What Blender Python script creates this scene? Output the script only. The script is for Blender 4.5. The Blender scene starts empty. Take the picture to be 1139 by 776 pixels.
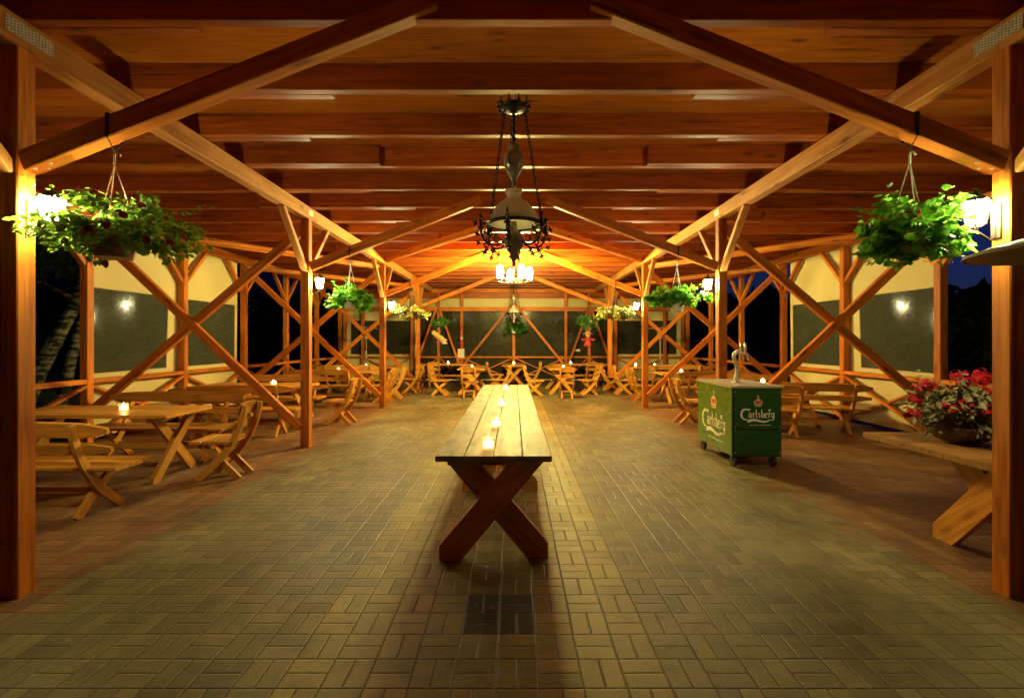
import bpy, math, random
from mathutils import Vector, Matrix
random.seed(11)
R = math.radians
PI = math.pi
sc = bpy.context.scene
COL = sc.collection

# ------------------------------------------------------------------ camera, world, exposure
cam_d = bpy.data.cameras.new('camera')
cam = bpy.data.objects.new('camera', cam_d)
COL.objects.link(cam)
cam.location = (0, 0, 1.6)
cam.rotation_euler = (R(90), 0, 0)
cam_d.sensor_width = 36.0
cam_d.lens = 36.0 * 530 / 1139
cam_d.shift_x = -2.0 / 1139
cam_d.shift_y = -9.0 / 1139
cam_d.clip_start = 0.05
cam_d.clip_end = 1500
sc.camera = cam

world = bpy.data.worlds.new('World')
sc.world = world
world.use_nodes = True
wn = world.node_tree
wn.nodes.clear()
w_out = wn.nodes.new('ShaderNodeOutputWorld')
w_bg = wn.nodes.new('ShaderNodeBackground')
w_sky = wn.nodes.new('ShaderNodeTexSky')
w_sky.sky_type = 'NISHITA'
w_sky.sun_disc = False
w_sky.sun_elevation = R(-4.0)
w_sky.sun_rotation = R(60)
w_sky.ozone_density = 6.0
wn.links.new(w_sky.outputs[0], w_bg.inputs[0])
w_bg.inputs[1].default_value = 0.26
wn.links.new(w_bg.outputs[0], w_out.inputs[0])

sc.view_settings.view_transform = 'Standard'
sc.view_settings.look = 'None'
sc.view_settings.exposure = 1.5
sc.view_settings.gamma = 1.0
sc.view_settings.use_curve_mapping = False
sc.render.engine = 'CYCLES'
sc.cycles.use_denoising = True
sc.cycles.max_bounces = 8
sc.cycles.diffuse_bounces = 5
sc.cycles.glossy_bounces = 4
sc.cycles.transparent_max_bounces = 12
sc.cycles.sample_clamp_indirect = 6.0
sc.cycles.caustics_reflective = False
sc.cycles.caustics_refractive = False

CLUSTER_E = 370.0      # emission of the four glass cups of the far lit chandelier
LANTERN_E = 270.0      # emission of the post lantern glass
CANDLE_E = 4.5

# ------------------------------------------------------------------ materials
def new_mat(name):
    m = bpy.data.materials.new(name)
    m.use_nodes = True
    nt = m.node_tree
    b = nt.nodes['Principled BSDF']
    return m, nt, b

def N(nt, kind, **kw):
    n = nt.nodes.new(kind)
    for k, v in kw.items():
        setattr(n, k, v)
    return n

def L(nt, a, b):
    nt.links.new(a, b)

def math_node(nt, op, a, b=None, c=None):
    n = nt.nodes.new('ShaderNodeMath')
    n.operation = op
    for i, v in enumerate((a, b, c)):
        if v is None:
            continue
        if isinstance(v, (int, float)):
            n.inputs[i].default_value = v
        else:
            nt.links.new(v, n.inputs[i])
    return n.outputs[0]

def mixc(nt, fac, a, b, mode='MIX'):
    n = nt.nodes.new('ShaderNodeMix')
    n.data_type = 'RGBA'
    n.blend_type = mode
    if isinstance(fac, (int, float)):
        n.inputs[0].default_value = fac
    else:
        nt.links.new(fac, n.inputs[0])
    for i, v in ((6, a), (7, b)):
        if isinstance(v, (tuple, list)):
            n.inputs[i].default_value = (*v[:3], 1)
        else:
            nt.links.new(v, n.inputs[i])
    return n.outputs[2]

def ramp(nt, fac, stops):
    n = nt.nodes.new('ShaderNodeValToRGB')
    cr = n.color_ramp
    while len(cr.elements) < len(stops):
        cr.elements.new(0.5)
    for e, (p, c) in zip(cr.elements, stops):
        e.position = p
        e.color = (*c, 1) if len(c) == 3 else c
    nt.links.new(fac, n.inputs[0])
    return n.outputs[0]

def wood(name, light, dark, rough=0.45, knot=(0.05, 0.018, 0.006), knot_amt=1.0, worn=None, spec=0.4, vary=0.22):
    """planed timber; grain follows the 'gc' attribute whose x runs along the board"""
    m, nt, b = new_mat(name)
    at = N(nt, 'ShaderNodeAttribute', attribute_name='gc')
    oi = N(nt, 'ShaderNodeObjectInfo')
    mp = N(nt, 'ShaderNodeMapping')
    mp.inputs['Scale'].default_value = (1.1, 16, 16)
    L(nt, at.outputs['Vector'], mp.inputs[0])
    n1 = N(nt, 'ShaderNodeTexNoise')
    n1.inputs['Scale'].default_value = 1.6
    n1.inputs['Detail'].default_value = 5
    n1.inputs['Distortion'].default_value = 0.5
    L(nt, mp.outputs[0], n1.inputs['Vector'])
    mp2 = N(nt, 'ShaderNodeMapping')
    mp2.inputs['Scale'].default_value = (2.5, 90, 90)
    L(nt, at.outputs['Vector'], mp2.inputs[0])
    n2 = N(nt, 'ShaderNodeTexNoise')
    n2.inputs['Scale'].default_value = 1.5
    n2.inputs['Detail'].default_value = 3
    L(nt, mp2.outputs[0], n2.inputs['Vector'])
    g = math_node(nt, 'ADD', math_node(nt, 'MULTIPLY', n1.outputs[0], 0.7), math_node(nt, 'MULTIPLY', n2.outputs[0], 0.3))
    col = ramp(nt, g, [(0.36, dark), (0.62, light)])
    # knots
    mp3 = N(nt, 'ShaderNodeMapping')
    mp3.inputs['Scale'].default_value = (2.0, 6.5, 6.5)
    L(nt, at.outputs['Vector'], mp3.inputs[0])
    vo = N(nt, 'ShaderNodeTexVoronoi')
    vo.inputs['Scale'].default_value = 1.0
    L(nt, mp3.outputs[0], vo.inputs['Vector'])
    kn = ramp(nt, vo.outputs['Distance'], [(0.05, (1, 1, 1)), (0.12, (0.6, 0.6, 0.6)), (0.21, (0, 0, 0))])
    kf = math_node(nt, 'MULTIPLY', kn, 0.75 * knot_amt)
    col = mixc(nt, kf, col, knot)
    # drying cracks
    mp5 = N(nt, 'ShaderNodeMapping')
    mp5.inputs['Scale'].default_value = (0.55, 26, 26)
    L(nt, at.outputs['Vector'], mp5.inputs[0])
    n5 = N(nt, 'ShaderNodeTexNoise')
    n5.inputs['Scale'].default_value = 1.0
    n5.inputs['Detail'].default_value = 2
    n5.inputs['Distortion'].default_value = 0.3
    L(nt, mp5.outputs[0], n5.inputs['Vector'])
    ck = ramp(nt, n5.outputs[0], [(0.672, (0, 0, 0)), (0.70, (1, 1, 1))])
    col = mixc(nt, math_node(nt, 'MULTIPLY', ck, 0.62), col, knot)
    # board to board tone and slow blotches
    n3 = N(nt, 'ShaderNodeTexNoise')
    n3.inputs['Scale'].default_value = 1.3
    L(nt, at.outputs['Vector'], n3.inputs['Vector'])
    v1 = math_node(nt, 'MULTIPLY_ADD', oi.outputs['Random'], vary * 2, 1 - vary)
    v2 = math_node(nt, 'MULTIPLY_ADD', n3.outputs[0], 0.7, 0.65)
    vv = math_node(nt, 'MULTIPLY', v1, v2)
    cv = N(nt, 'ShaderNodeCombineColor')
    for i in range(3):
        L(nt, vv, cv.inputs[i])
    col = mixc(nt, 1.0, col, cv.outputs[0], 'MULTIPLY')
    if worn:
        n4 = N(nt, 'ShaderNodeTexNoise')
        n4.inputs['Scale'].default_value = 5.5
        n4.inputs['Detail'].default_value = 6
        mp4 = N(nt, 'ShaderNodeMapping')
        mp4.inputs['Scale'].default_value = (0.6, 1.6, 1.6)
        L(nt, at.outputs['Vector'], mp4.inputs[0])
        L(nt, mp4.outputs[0], n4.inputs['Vector'])
        wf = ramp(nt, n4.outputs[0], [(0.44, (0, 0, 0)), (0.62, (1, 1, 1))])
        col = mixc(nt, math_node(nt, 'MULTIPLY', wf, 0.8), col, worn)
    L(nt, col, b.inputs['Base Color'])
    rr = math_node(nt, 'MULTIPLY_ADD', n1.outputs[0], 0.3, rough - 0.15)
    L(nt, rr, b.inputs['Roughness'])
    b.inputs['Specular IOR Level'].default_value = spec
    bp = N(nt, 'ShaderNodeBump')
    bp.inputs['Strength'].default_value = 0.25
    bp.inputs['Distance'].default_value = 0.004
    L(nt, g, bp.inputs['Height'])
    L(nt, bp.outputs[0], b.inputs['Normal'])
    return m

def plain(name, col, rough=0.5, metal=0.0, spec=0.5, vary=0.25, scale=8.0, bump=0.0):
    m, nt, b = new_mat(name)
    tc = N(nt, 'ShaderNodeTexCoord')
    n1 = N(nt, 'ShaderNodeTexNoise')
    n1.inputs['Scale'].default_value = scale
    n1.inputs['Detail'].default_value = 5
    L(nt, tc.outputs['Object'], n1.inputs['Vector'])
    lo = tuple(c * (1 - vary) for c in col)
    hi = tuple(min(1, c * (1 + vary)) for c in col)
    c = ramp(nt, n1.outputs[0], [(0.3, lo), (0.7, hi)])
    L(nt, c, b.inputs['Base Color'])
    b.inputs['Roughness'].default_value = rough
    L(nt, math_node(nt, 'MULTIPLY_ADD', n1.outputs[0], 0.25, max(0.02, rough - 0.12)), b.inputs['Roughness'])
    b.inputs['Metallic'].default_value = metal
    b.inputs['Specular IOR Level'].default_value = spec
    if bump:
        bp = N(nt, 'ShaderNodeBump')
        bp.inputs['Strength'].default_value = bump
        bp.inputs['Distance'].default_value = 0.01
        L(nt, n1.outputs[0], bp.inputs['Height'])
        L(nt, bp.outputs[0], b.inputs['Normal'])
    return m

def leaf_mat(name, c1, c2, trans=0.3):
    m, nt, b = new_mat(name)
    tc = N(nt, 'ShaderNodeTexCoord')
    at = N(nt, 'ShaderNodeAttribute', attribute_name='gc')
    col = ramp(nt, N(nt, 'ShaderNodeSeparateXYZ').outputs[0], [(0, c1), (1, c2)])
    sx = [n for n in nt.nodes if n.type == 'SEPXYZ'][0]
    L(nt, at.outputs['Vector'], sx.inputs[0])
    L(nt, col, b.inputs['Base Color'])
    b.inputs['Roughness'].default_value = 0.5
    b.inputs['Specular IOR Level'].default_value = 0.3
    tr = N(nt, 'ShaderNodeBsdfTranslucent')
    L(nt, col, tr.inputs[0])
    mx = N(nt, 'ShaderNodeMixShader')
    mx.inputs[0].default_value = trans
    out = nt.nodes['Material Output']
    L(nt, b.outputs[0], mx.inputs[1])
    L(nt, tr.outputs[0], mx.inputs[2])
    L(nt, mx.outputs[0], out.inputs[0])
    return m

def emit_mat(name, col, strength, core=None):
    m, nt, b = new_mat(name)
    b.inputs['Base Color'].default_value = (*col, 1)
    b.inputs['Emission Color'].default_value = (*col, 1)
    b.inputs['Emission Strength'].default_value = strength
    return m

def vinyl_mat(name, tint, haze, haze_amt, gloss=0.12, refl=0.03):
    m, nt, b = new_mat(name)
    out = nt.nodes['Material Output']
    tc = N(nt, 'ShaderNodeTexCoord')
    n1 = N(nt, 'ShaderNodeTexNoise')
    n1.inputs['Scale'].default_value = 1.6
    n1.inputs['Detail'].default_value = 3
    L(nt, tc.outputs['Object'], n1.inputs['Vector'])
    bp = N(nt, 'ShaderNodeBump')
    bp.inputs['Strength'].default_value = 0.10
    bp.inputs['Distance'].default_value = 0.05
    L(nt, n1.outputs[0], bp.inputs['Height'])
    tp = N(nt, 'ShaderNodeBsdfTransparent')
    tp.inputs[0].default_value = (*tint, 1)
    b.inputs['Base Color'].default_value = (*haze, 1)
    b.inputs['Roughness'].default_value = 0.6
    b.inputs['Specular IOR Level'].default_value = 0.2
    n2 = N(nt, 'ShaderNodeTexNoise')
    n2.inputs['Scale'].default_value = 1.1
    n2.inputs['Detail'].default_value = 5
    L(nt, tc.outputs['Object'], n2.inputs['Vector'])
    hz = math_node(nt, 'MULTIPLY', ramp(nt, n2.outputs[0], [(0.25, (0.88,) * 3), (0.75, (1.12,) * 3)]), haze_amt)
    mx = N(nt, 'ShaderNodeMixShader')
    L(nt, hz, mx.inputs[0])
    L(nt, tp.outputs[0], mx.inputs[1])
    L(nt, b.outputs[0], mx.inputs[2])
    gl = N(nt, 'ShaderNodeBsdfGlossy')
    gl.inputs['Roughness'].default_value = gloss
    L(nt, bp.outputs[0], gl.inputs['Normal'])
    lw = N(nt, 'ShaderNodeLayerWeight')
    lw.inputs[0].default_value = 0.5
    fr = math_node(nt, 'MULTIPLY_ADD', math_node(nt, 'POWER', lw.outputs['Facing'], 4.0), 0.35, refl)
    mx2 = N(nt, 'ShaderNodeMixShader')
    L(nt, fr, mx2.inputs[0])
    L(nt, mx.outputs[0], mx2.inputs[1])
    L(nt, gl.outputs[0], mx2.inputs[2])
    L(nt, mx2.outputs[0], out.inputs[0])
    return m

def glass_mat(name, tint=(0.9, 0.9, 0.85)):
    return vinyl_mat(name, tint, (0.8, 0.7, 0.5), 0.12, 0.05)

def paving_mat():
    m, nt, b = new_mat('basket_weave_pavers')
    geo = N(nt, 'ShaderNodeNewGeometry')
    sep = N(nt, 'ShaderNodeSeparateXYZ')
    L(nt, geo.outputs['Position'], sep.inputs[0])
    S = 0.2035
    # a touch of wander so the courses are not ruler straight
    nw = N(nt, 'ShaderNodeTexNoise')
    nw.inputs['Scale'].default_value = 2.2
    L(nt, geo.outputs['Position'], nw.inputs['Vector'])
    wob = math_node(nt, 'MULTIPLY_ADD', nw.outputs[0], 0.012, -0.006)
    x = math_node(nt, 'DIVIDE', math_node(nt, 'ADD', math_node(nt, 'ADD', sep.outputs[0], 0.288 + 20.35), wob), S)
    y = math_node(nt, 'DIVIDE', math_node(nt, 'ADD', math_node(nt, 'ADD', sep.outputs[1], -2.6 + 20.35), wob), S)
    ix = math_node(nt, 'FLOOR', x)
    iy = math_node(nt, 'FLOOR', y)
    fx = math_node(nt, 'FRACT', x)
    fy = math_node(nt, 'FRACT', y)
    par = math_node(nt, 'MODULO', math_node(nt, 'ADD', ix, iy), 2.0)
    ipar = math_node(nt, 'SUBTRACT', 1.0, par)
    # the coordinate the cell is halved along
    s = math_node(nt, 'ADD', math_node(nt, 'MULTIPLY', fx, par), math_node(nt, 'MULTIPLY', fy, ipar))
    t = math_node(nt, 'ADD', math_node(nt, 'MULTIPLY', fy, par), math_node(nt, 'MULTIPLY', fx, ipar))
    half = math_node(nt, 'FLOOR', math_node(nt, 'MULTIPLY', s, 2.0))
    s2 = math_node(nt, 'FRACT', math_node(nt, 'MULTIPLY', s, 2.0))
    ds = math_node(nt, 'MULTIPLY', math_node(nt, 'MINIMUM', s2, math_node(nt, 'SUBTRACT', 1.0, s2)), S / 2)
    dt = math_node(nt, 'MULTIPLY', math_node(nt, 'MINIMUM', t, math_node(nt, 'SUBTRACT', 1.0, t)), S)
    d = math_node(nt, 'MINIMUM', ds, dt)
    n_edge = N(nt, 'ShaderNodeTexNoise')
    n_edge.inputs['Scale'].default_value = 45
    L(nt, geo.outputs['Position'], n_edge.inputs['Vector'])
    d = math_node(nt, 'ADD', d, math_node(nt, 'MULTIPLY_ADD', n_edge.outputs[0], 0.005, -0.0025))
    body = ramp(nt, math_node(nt, 'MULTIPLY', d, 100.0), [(0.10, (0, 0, 0)), (0.34, (1, 1, 1))])   # d in cm
    hgt = ramp(nt, math_node(nt, 'MULTIPLY', d, 100.0), [(0.10, (0, 0, 0)), (0.85, (1, 1, 1))])
    idv = N(nt, 'ShaderNodeCombineXYZ')
    L(nt, ix, idv.inputs[0]); L(nt, iy, idv.inputs[1]); L(nt, half, idv.inputs[2])
    wn_ = N(nt, 'ShaderNodeTexWhiteNoise')
    L(nt, idv.outputs[0], wn_.inputs[0])
    rnd = wn_.outputs['Value']
    wn2 = N(nt, 'ShaderNodeTexWhiteNoise', noise_dimensions='4D')
    L(nt, idv.outputs[0], wn2.inputs[0])
    wn2.inputs['W'].default_value = 3.7
    # zones: yellow strip under the long table, grey runs, red aisles
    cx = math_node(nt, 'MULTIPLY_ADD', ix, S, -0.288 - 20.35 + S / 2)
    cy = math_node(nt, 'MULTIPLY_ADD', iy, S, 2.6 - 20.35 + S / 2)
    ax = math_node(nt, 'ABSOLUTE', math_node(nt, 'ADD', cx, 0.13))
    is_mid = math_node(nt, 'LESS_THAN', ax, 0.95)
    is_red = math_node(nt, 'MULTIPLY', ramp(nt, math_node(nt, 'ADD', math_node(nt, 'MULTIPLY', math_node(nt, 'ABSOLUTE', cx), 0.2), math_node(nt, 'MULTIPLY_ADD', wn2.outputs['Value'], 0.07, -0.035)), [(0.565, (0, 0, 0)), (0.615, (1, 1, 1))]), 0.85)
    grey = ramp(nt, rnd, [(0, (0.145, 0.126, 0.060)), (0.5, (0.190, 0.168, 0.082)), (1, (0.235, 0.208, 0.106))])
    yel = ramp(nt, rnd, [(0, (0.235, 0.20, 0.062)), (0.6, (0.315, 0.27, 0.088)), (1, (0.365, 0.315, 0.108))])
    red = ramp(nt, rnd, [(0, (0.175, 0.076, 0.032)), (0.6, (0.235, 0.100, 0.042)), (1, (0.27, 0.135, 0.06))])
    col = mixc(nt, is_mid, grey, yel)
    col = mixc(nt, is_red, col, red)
    n5 = N(nt, 'ShaderNodeTexNoise')
    n5.inputs['Scale'].default_value = 7
    n5.inputs['Detail'].default_value = 5
    L(nt, geo.outputs['Position'], n5.inputs['Vector'])
    # green algae round the dark inset and under the table end
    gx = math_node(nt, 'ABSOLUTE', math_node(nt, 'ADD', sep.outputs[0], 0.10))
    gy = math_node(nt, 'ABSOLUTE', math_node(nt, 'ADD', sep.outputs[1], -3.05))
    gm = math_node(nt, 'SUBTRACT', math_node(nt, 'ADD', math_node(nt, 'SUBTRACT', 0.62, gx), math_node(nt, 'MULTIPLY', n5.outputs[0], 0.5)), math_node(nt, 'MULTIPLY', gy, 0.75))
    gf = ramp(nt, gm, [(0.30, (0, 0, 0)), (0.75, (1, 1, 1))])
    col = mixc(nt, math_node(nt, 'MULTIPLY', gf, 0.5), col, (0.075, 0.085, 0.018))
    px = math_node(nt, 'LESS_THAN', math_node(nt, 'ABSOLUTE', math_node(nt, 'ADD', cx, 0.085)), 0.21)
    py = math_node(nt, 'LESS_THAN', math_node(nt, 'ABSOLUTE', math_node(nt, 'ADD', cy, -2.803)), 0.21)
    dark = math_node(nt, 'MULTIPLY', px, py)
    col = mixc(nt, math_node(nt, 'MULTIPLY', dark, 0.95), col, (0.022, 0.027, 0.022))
    # dirt and wear
    n2 = N(nt, 'ShaderNodeTexNoise')
    n2.inputs['Scale'].default_value = 1.3
    n2.inputs['Detail'].default_value = 7
    L(nt, geo.outputs['Position'], n2.inputs['Vector'])
    dirt = ramp(nt, n2.outputs[0], [(0.32, (0.60, 0.60, 0.56)), (0.68, (1.2, 1.2, 1.18))])
    col = mixc(nt, 1.0, col, dirt, 'MULTIPLY')
    n3 = N(nt, 'ShaderNodeTexNoise')
    n3.inputs['Scale'].default_value = 70
    n3.inputs['Detail'].default_value = 4
    L(nt, geo.outputs['Position'], n3.inputs['Vector'])
    sp = ramp(nt, n3.outputs[0], [(0.3, (0.8,) * 3), (0.7, (1.14,) * 3)])
    col = mixc(nt, 1.0, col, sp, 'MULTIPLY')
    st = ramp(nt, n5.outputs[0], [(0.28, (0.7,) * 3), (0.5, (1.0,) * 3)])
    col = mixc(nt, 1.0, col, st, 'MULTIPLY')
    # a few pale scuffs
    n6 = N(nt, 'ShaderNodeTexNoise')
    n6.inputs['Scale'].default_value = 19
    n6.inputs['Detail'].default_value = 8
    L(nt, geo.outputs['Position'], n6.inputs['Vector'])
    sf = ramp(nt, n6.outputs[0], [(0.62, (0, 0, 0)), (0.72, (1, 1, 1))])
    col = mixc(nt, math_node(nt, 'MULTIPLY', sf, 0.35), col, (0.36, 0.32, 0.18))
    jc = mixc(nt, n2.outputs[0], (0.016, 0.013, 0.007), (0.075, 0.062, 0.034))
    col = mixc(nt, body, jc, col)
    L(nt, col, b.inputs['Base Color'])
    rg = math_node(nt, 'MULTIPLY_ADD', n2.outputs[0], 0.35, 0.36)
    L(nt, rg, b.inputs['Roughness'])
    b.inputs['Specular IOR Level'].default_value = 0.42
    # every paver sits a little differently
    tilt = math_node(nt, 'ADD',
                     math_node(nt, 'MULTIPLY', math_node(nt, 'SUBTRACT', fx, 0.5), math_node(nt, 'SUBTRACT', wn2.outputs['Value'], 0.5)),
                     math_node(nt, 'MULTIPLY', math_node(nt, 'SUBTRACT', fy, 0.5), math_node(nt, 'SUBTRACT', rnd, 0.5)))
    h = math_node(nt, 'ADD', math_node(nt, 'MULTIPLY', hgt, 0.9), math_node(nt, 'MULTIPLY', tilt, 0.9))
    h = math_node(nt, 'ADD', h, math_node(nt, 'MULTIPLY', n3.outputs[0], 0.18))
    bp = N(nt, 'ShaderNodeBump')
    bp.inputs['Strength'].default_value = 0.85
    bp.inputs['Distance'].default_value = 0.006
    L(nt, h, bp.inputs['Height'])
    L(nt, bp.outputs[0], b.inputs['Normal'])
    return m

def birch_mat():
    m, nt, b = new_mat('birch_bark')
    tc = N(nt, 'ShaderNodeTexCoord')
    mp = N(nt, 'ShaderNodeMapping')
    mp.inputs['Scale'].default_value = (3, 3, 9)
    L(nt, tc.outputs['Object'], mp.inputs[0])
    n1 = N(nt, 'ShaderNodeTexNoise')
    n1.inputs['Scale'].default_value = 1.6
    n1.inputs['Detail'].default_value = 6
    L(nt, mp.outputs[0], n1.inputs['Vector'])
    c = ramp(nt, n1.outputs[0], [(0.46, (0.02, 0.018, 0.014)), (0.56, (0.26, 0.23, 0.15)), (0.8, (0.40, 0.37, 0.28))])
    L(nt, c, b.inputs['Base Color'])
    b.inputs['Roughness'].default_value = 0.8
    return m

M = {}
M['beam'] = wood('stained_timber', (0.60, 0.190, 0.017), (0.34, 0.085, 0.007), 0.5, spec=0.22)
M['joist'] = wood('stained_joist', (0.38, 0.088, 0.009), (0.21, 0.040, 0.004), 0.45, spec=0.22)
M['purlin'] = wood('lamplit_stained_timber', (0.56, 0.25, 0.068), (0.38, 0.135, 0.026), 0.5, spec=0.3)  # stained timber made paler: lantern light on the purlins put into its colour
M['deck'] = wood('roof_boards', (0.54, 0.175, 0.018), (0.35, 0.095, 0.008), 0.6, spec=0.2)
M['furn'] = wood('varnished_pine', (0.60, 0.29, 0.045), (0.40, 0.155, 0.018), 0.38, knot=(0.16, 0.06, 0.015), knot_amt=0.8, spec=0.3)
M['table'] = wood('worn_table_board', (0.46, 0.40, 0.265), (0.33, 0.27, 0.165), 0.58, knot=(0.25, 0.14, 0.06), knot_amt=0.6, worn=(0.17, 0.16, 0.10), spec=0.18, vary=0.08)
M['tleg'] = wood('dark_pine_leg', (0.74, 0.34, 0.062), (0.56, 0.22, 0.03), 0.42, knot=(0.14, 0.05, 0.015))
M['ftop'] = wood('brown_table_board', (0.34, 0.17, 0.05), (0.22, 0.095, 0.024), 0.45, knot=(0.09, 0.035, 0.01), spec=0.3)
M['paving'] = paving_mat()
M['cream'] = plain('cream_canvas', (0.54, 0.46, 0.215), 0.65, vary=0.07, scale=1.5, bump=0.06)
M['vinyl'] = vinyl_mat('clear_vinyl', (0.55, 0.58, 0.56), (0.28, 0.32, 0.23), 0.15, 0.13, 0.028)
M['vinylback'] = vinyl_mat('dusty_vinyl', (0.5, 0.5, 0.42), (0.20, 0.18, 0.085), 0.16, 0.20, 0.012)
M['steel'] = plain('brushed_steel', (0.62, 0.60, 0.54), 0.36, 0.75, vary=0.1, scale=20)
M['galv'] = plain('galvanised_plate', (0.66, 0.66, 0.62), 0.45, 0.7, vary=0.18, scale=30)
M['iron'] = plain('black_iron', (0.035, 0.03, 0.022), 0.4, 0.5, vary=0.3)
M['darkmetal'] = plain('dark_bronze', (0.045, 0.04, 0.024), 0.35, 0.7, vary=0.3)
M['strap'] = plain('black_strap', (0.012, 0.012, 0.012), 0.7)
M['wire'] = plain('copper_wire', (0.42, 0.24, 0.13), 0.4, 0.8)
M['cord'] = plain('white_cord', (0.72, 0.68, 0.58), 0.6)
M['milk'] = leaf_mat('milk_glass', (0.86, 0.84, 0.74), (0.86, 0.84, 0.74), 0.55)
M['font'] = plain('green_glazed_pot', (0.26, 0.24, 0.15), 0.2, vary=0.4)
M['lampglow'] = emit_mat('lit_lantern_glass', (1.0, 0.88, 0.44), LANTERN_E)
M['cupglow'] = emit_mat('lit_cup_glass', (1.0, 0.81, 0.235), CLUSTER_E)
M['flame'] = emit_mat('candle_flame', (1.0, 0.62, 0.20), 120)
M['wax'] = emit_mat('glowing_wax', (1.0, 0.60, 0.20), CANDLE_E)
M['glass'] = glass_mat('candle_glass')
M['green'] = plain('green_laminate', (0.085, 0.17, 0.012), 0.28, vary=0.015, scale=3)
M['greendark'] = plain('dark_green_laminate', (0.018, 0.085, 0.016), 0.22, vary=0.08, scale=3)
M['greentrim'] = plain('dark_green_trim', (0.012, 0.03, 0.012), 0.4)
M['cartop'] = plain('grey_counter', (0.40, 0.34, 0.25), 0.35, vary=0.12, scale=12)
M['white'] = plain('white_print', (0.78, 0.76, 0.68), 0.5, vary=0.03)
M['gold'] = plain('gold_print', (0.72, 0.52, 0.24), 0.5, vary=0.05)
M['redprint'] = plain('red_print', (0.5, 0.06, 0.03), 0.5, vary=0.05)
M['rubber'] = plain('black_rubber', (0.02, 0.02, 0.02), 0.6)
M['terra'] = plain('terracotta', (0.45, 0.17, 0.07), 0.7)
M['brownpot'] = plain('brown_plastic_pot', (0.30, 0.12, 0.06), 0.4)
M['whitepot'] = plain('white_plastic_pot', (0.72, 0.70, 0.62), 0.4, vary=0.06)
M['reflector'] = plain('reflector_sheet', (0.30, 0.29, 0.23), 0.5, 0.4, vary=0.2)
M['fontpale'] = plain('pale_glazed_font', (0.48, 0.45, 0.33), 0.2, vary=0.4)
M['wicker'] = plain('dark_glazed_bowl', (0.055, 0.022, 0.014), 0.25, vary=0.4)
M['leaf'] = leaf_mat('geranium_leaf', (0.06, 0.26, 0.014), (0.22, 0.52, 0.05), 0.45)
M['leafp'] = leaf_mat('petunia_leaf', (0.06, 0.15, 0.014), (0.28, 0.46, 0.045), 0.45)
M['leafy'] = leaf_mat('pale_leaf', (0.16, 0.22, 0.04), (0.42, 0.42, 0.12), 0.4)
M['silver'] = leaf_mat('silver_leaf', (0.09, 0.09, 0.03), (0.34, 0.30, 0.15), 0.2)
M['fern'] = leaf_mat('fern_leaf', (0.04, 0.18, 0.025), (0.13, 0.34, 0.05), 0.4)
M['tree'] = leaf_mat('tree_leaf', (0.05, 0.10, 0.02), (0.11, 0.19, 0.04))
M['fred'] = leaf_mat('red_petal', (0.30, 0.004, 0.008), (0.52, 0.012, 0.014), 0.15)
M['fpurple'] = leaf_mat('purple_petal', (0.22, 0.015, 0.05), (0.40, 0.04, 0.11), 0.2)
M['fwhite'] = leaf_mat('white_petal', (0.65, 0.6, 0.42), (0.8, 0.76, 0.6), 0.2)
M['forange'] = leaf_mat('orange_petal', (0.6, 0.16, 0.04), (0.7, 0.28, 0.08), 0.2)
M['birch'] = birch_mat()
M['bark'] = plain('dark_bark', (0.06, 0.045, 0.03), 0.9, bump=0.4)
M['grassm'] = plain('night_lawn', (0.045, 0.07, 0.022), 0.9, vary=0.4, scale=0.8, bump=0.5)
M['paper'] = plain('white_paper', (0.75, 0.72, 0.62), 0.6, vary=0.03)
M['straw'] = plain('straw', (0.62, 0.36, 0.10), 0.8, vary=0.35, scale=30, bump=0.5)
M['redcloth'] = plain('red_cloth', (0.45, 0.05, 0.03), 0.8, vary=0.3)
M['roofing'] = plain('roofing_felt', (0.06, 0.05, 0.045), 0.9)
M['gourd'] = plain('orange_gourd', (0.55, 0.22, 0.03), 0.4)

# ------------------------------------------------------------------ mesh builder
class MB:
    def __init__(s):
        s.v = []; s.f = []; s.g = []
    def add(s, verts, faces, gcs=None):
        o = len(s.v)
        s.v += [tuple(p) for p in verts]
        s.f += [tuple(i + o for i in f) for f in faces]
        s.g += [tuple(p) for p in (gcs if gcs is not None else verts)]
    def build(s, name, mat, parent=None, loc=(0, 0, 0), smooth=False):
        me = bpy.data.meshes.new(name)
        me.from_pydata(s.v, [], s.f)
        a = me.attributes.new('gc', 'FLOAT_VECTOR', 'POINT')
        a.data.foreach_set('vector', [c for p in s.g for c in p])
        me.materials.append(mat)
        if smooth:
            me.polygons.foreach_set('use_smooth', [True] * len(me.polygons))
        me.update()
        o = bpy.data.objects.new(name, me)
        COL.objects.link(o)
        o.location = loc
        if parent is not None:
            o.parent = parent
        return o

def roff():
    return Vector((random.uniform(-50, 50), random.uniform(-50, 50), random.uniform(-50, 50)))

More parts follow.
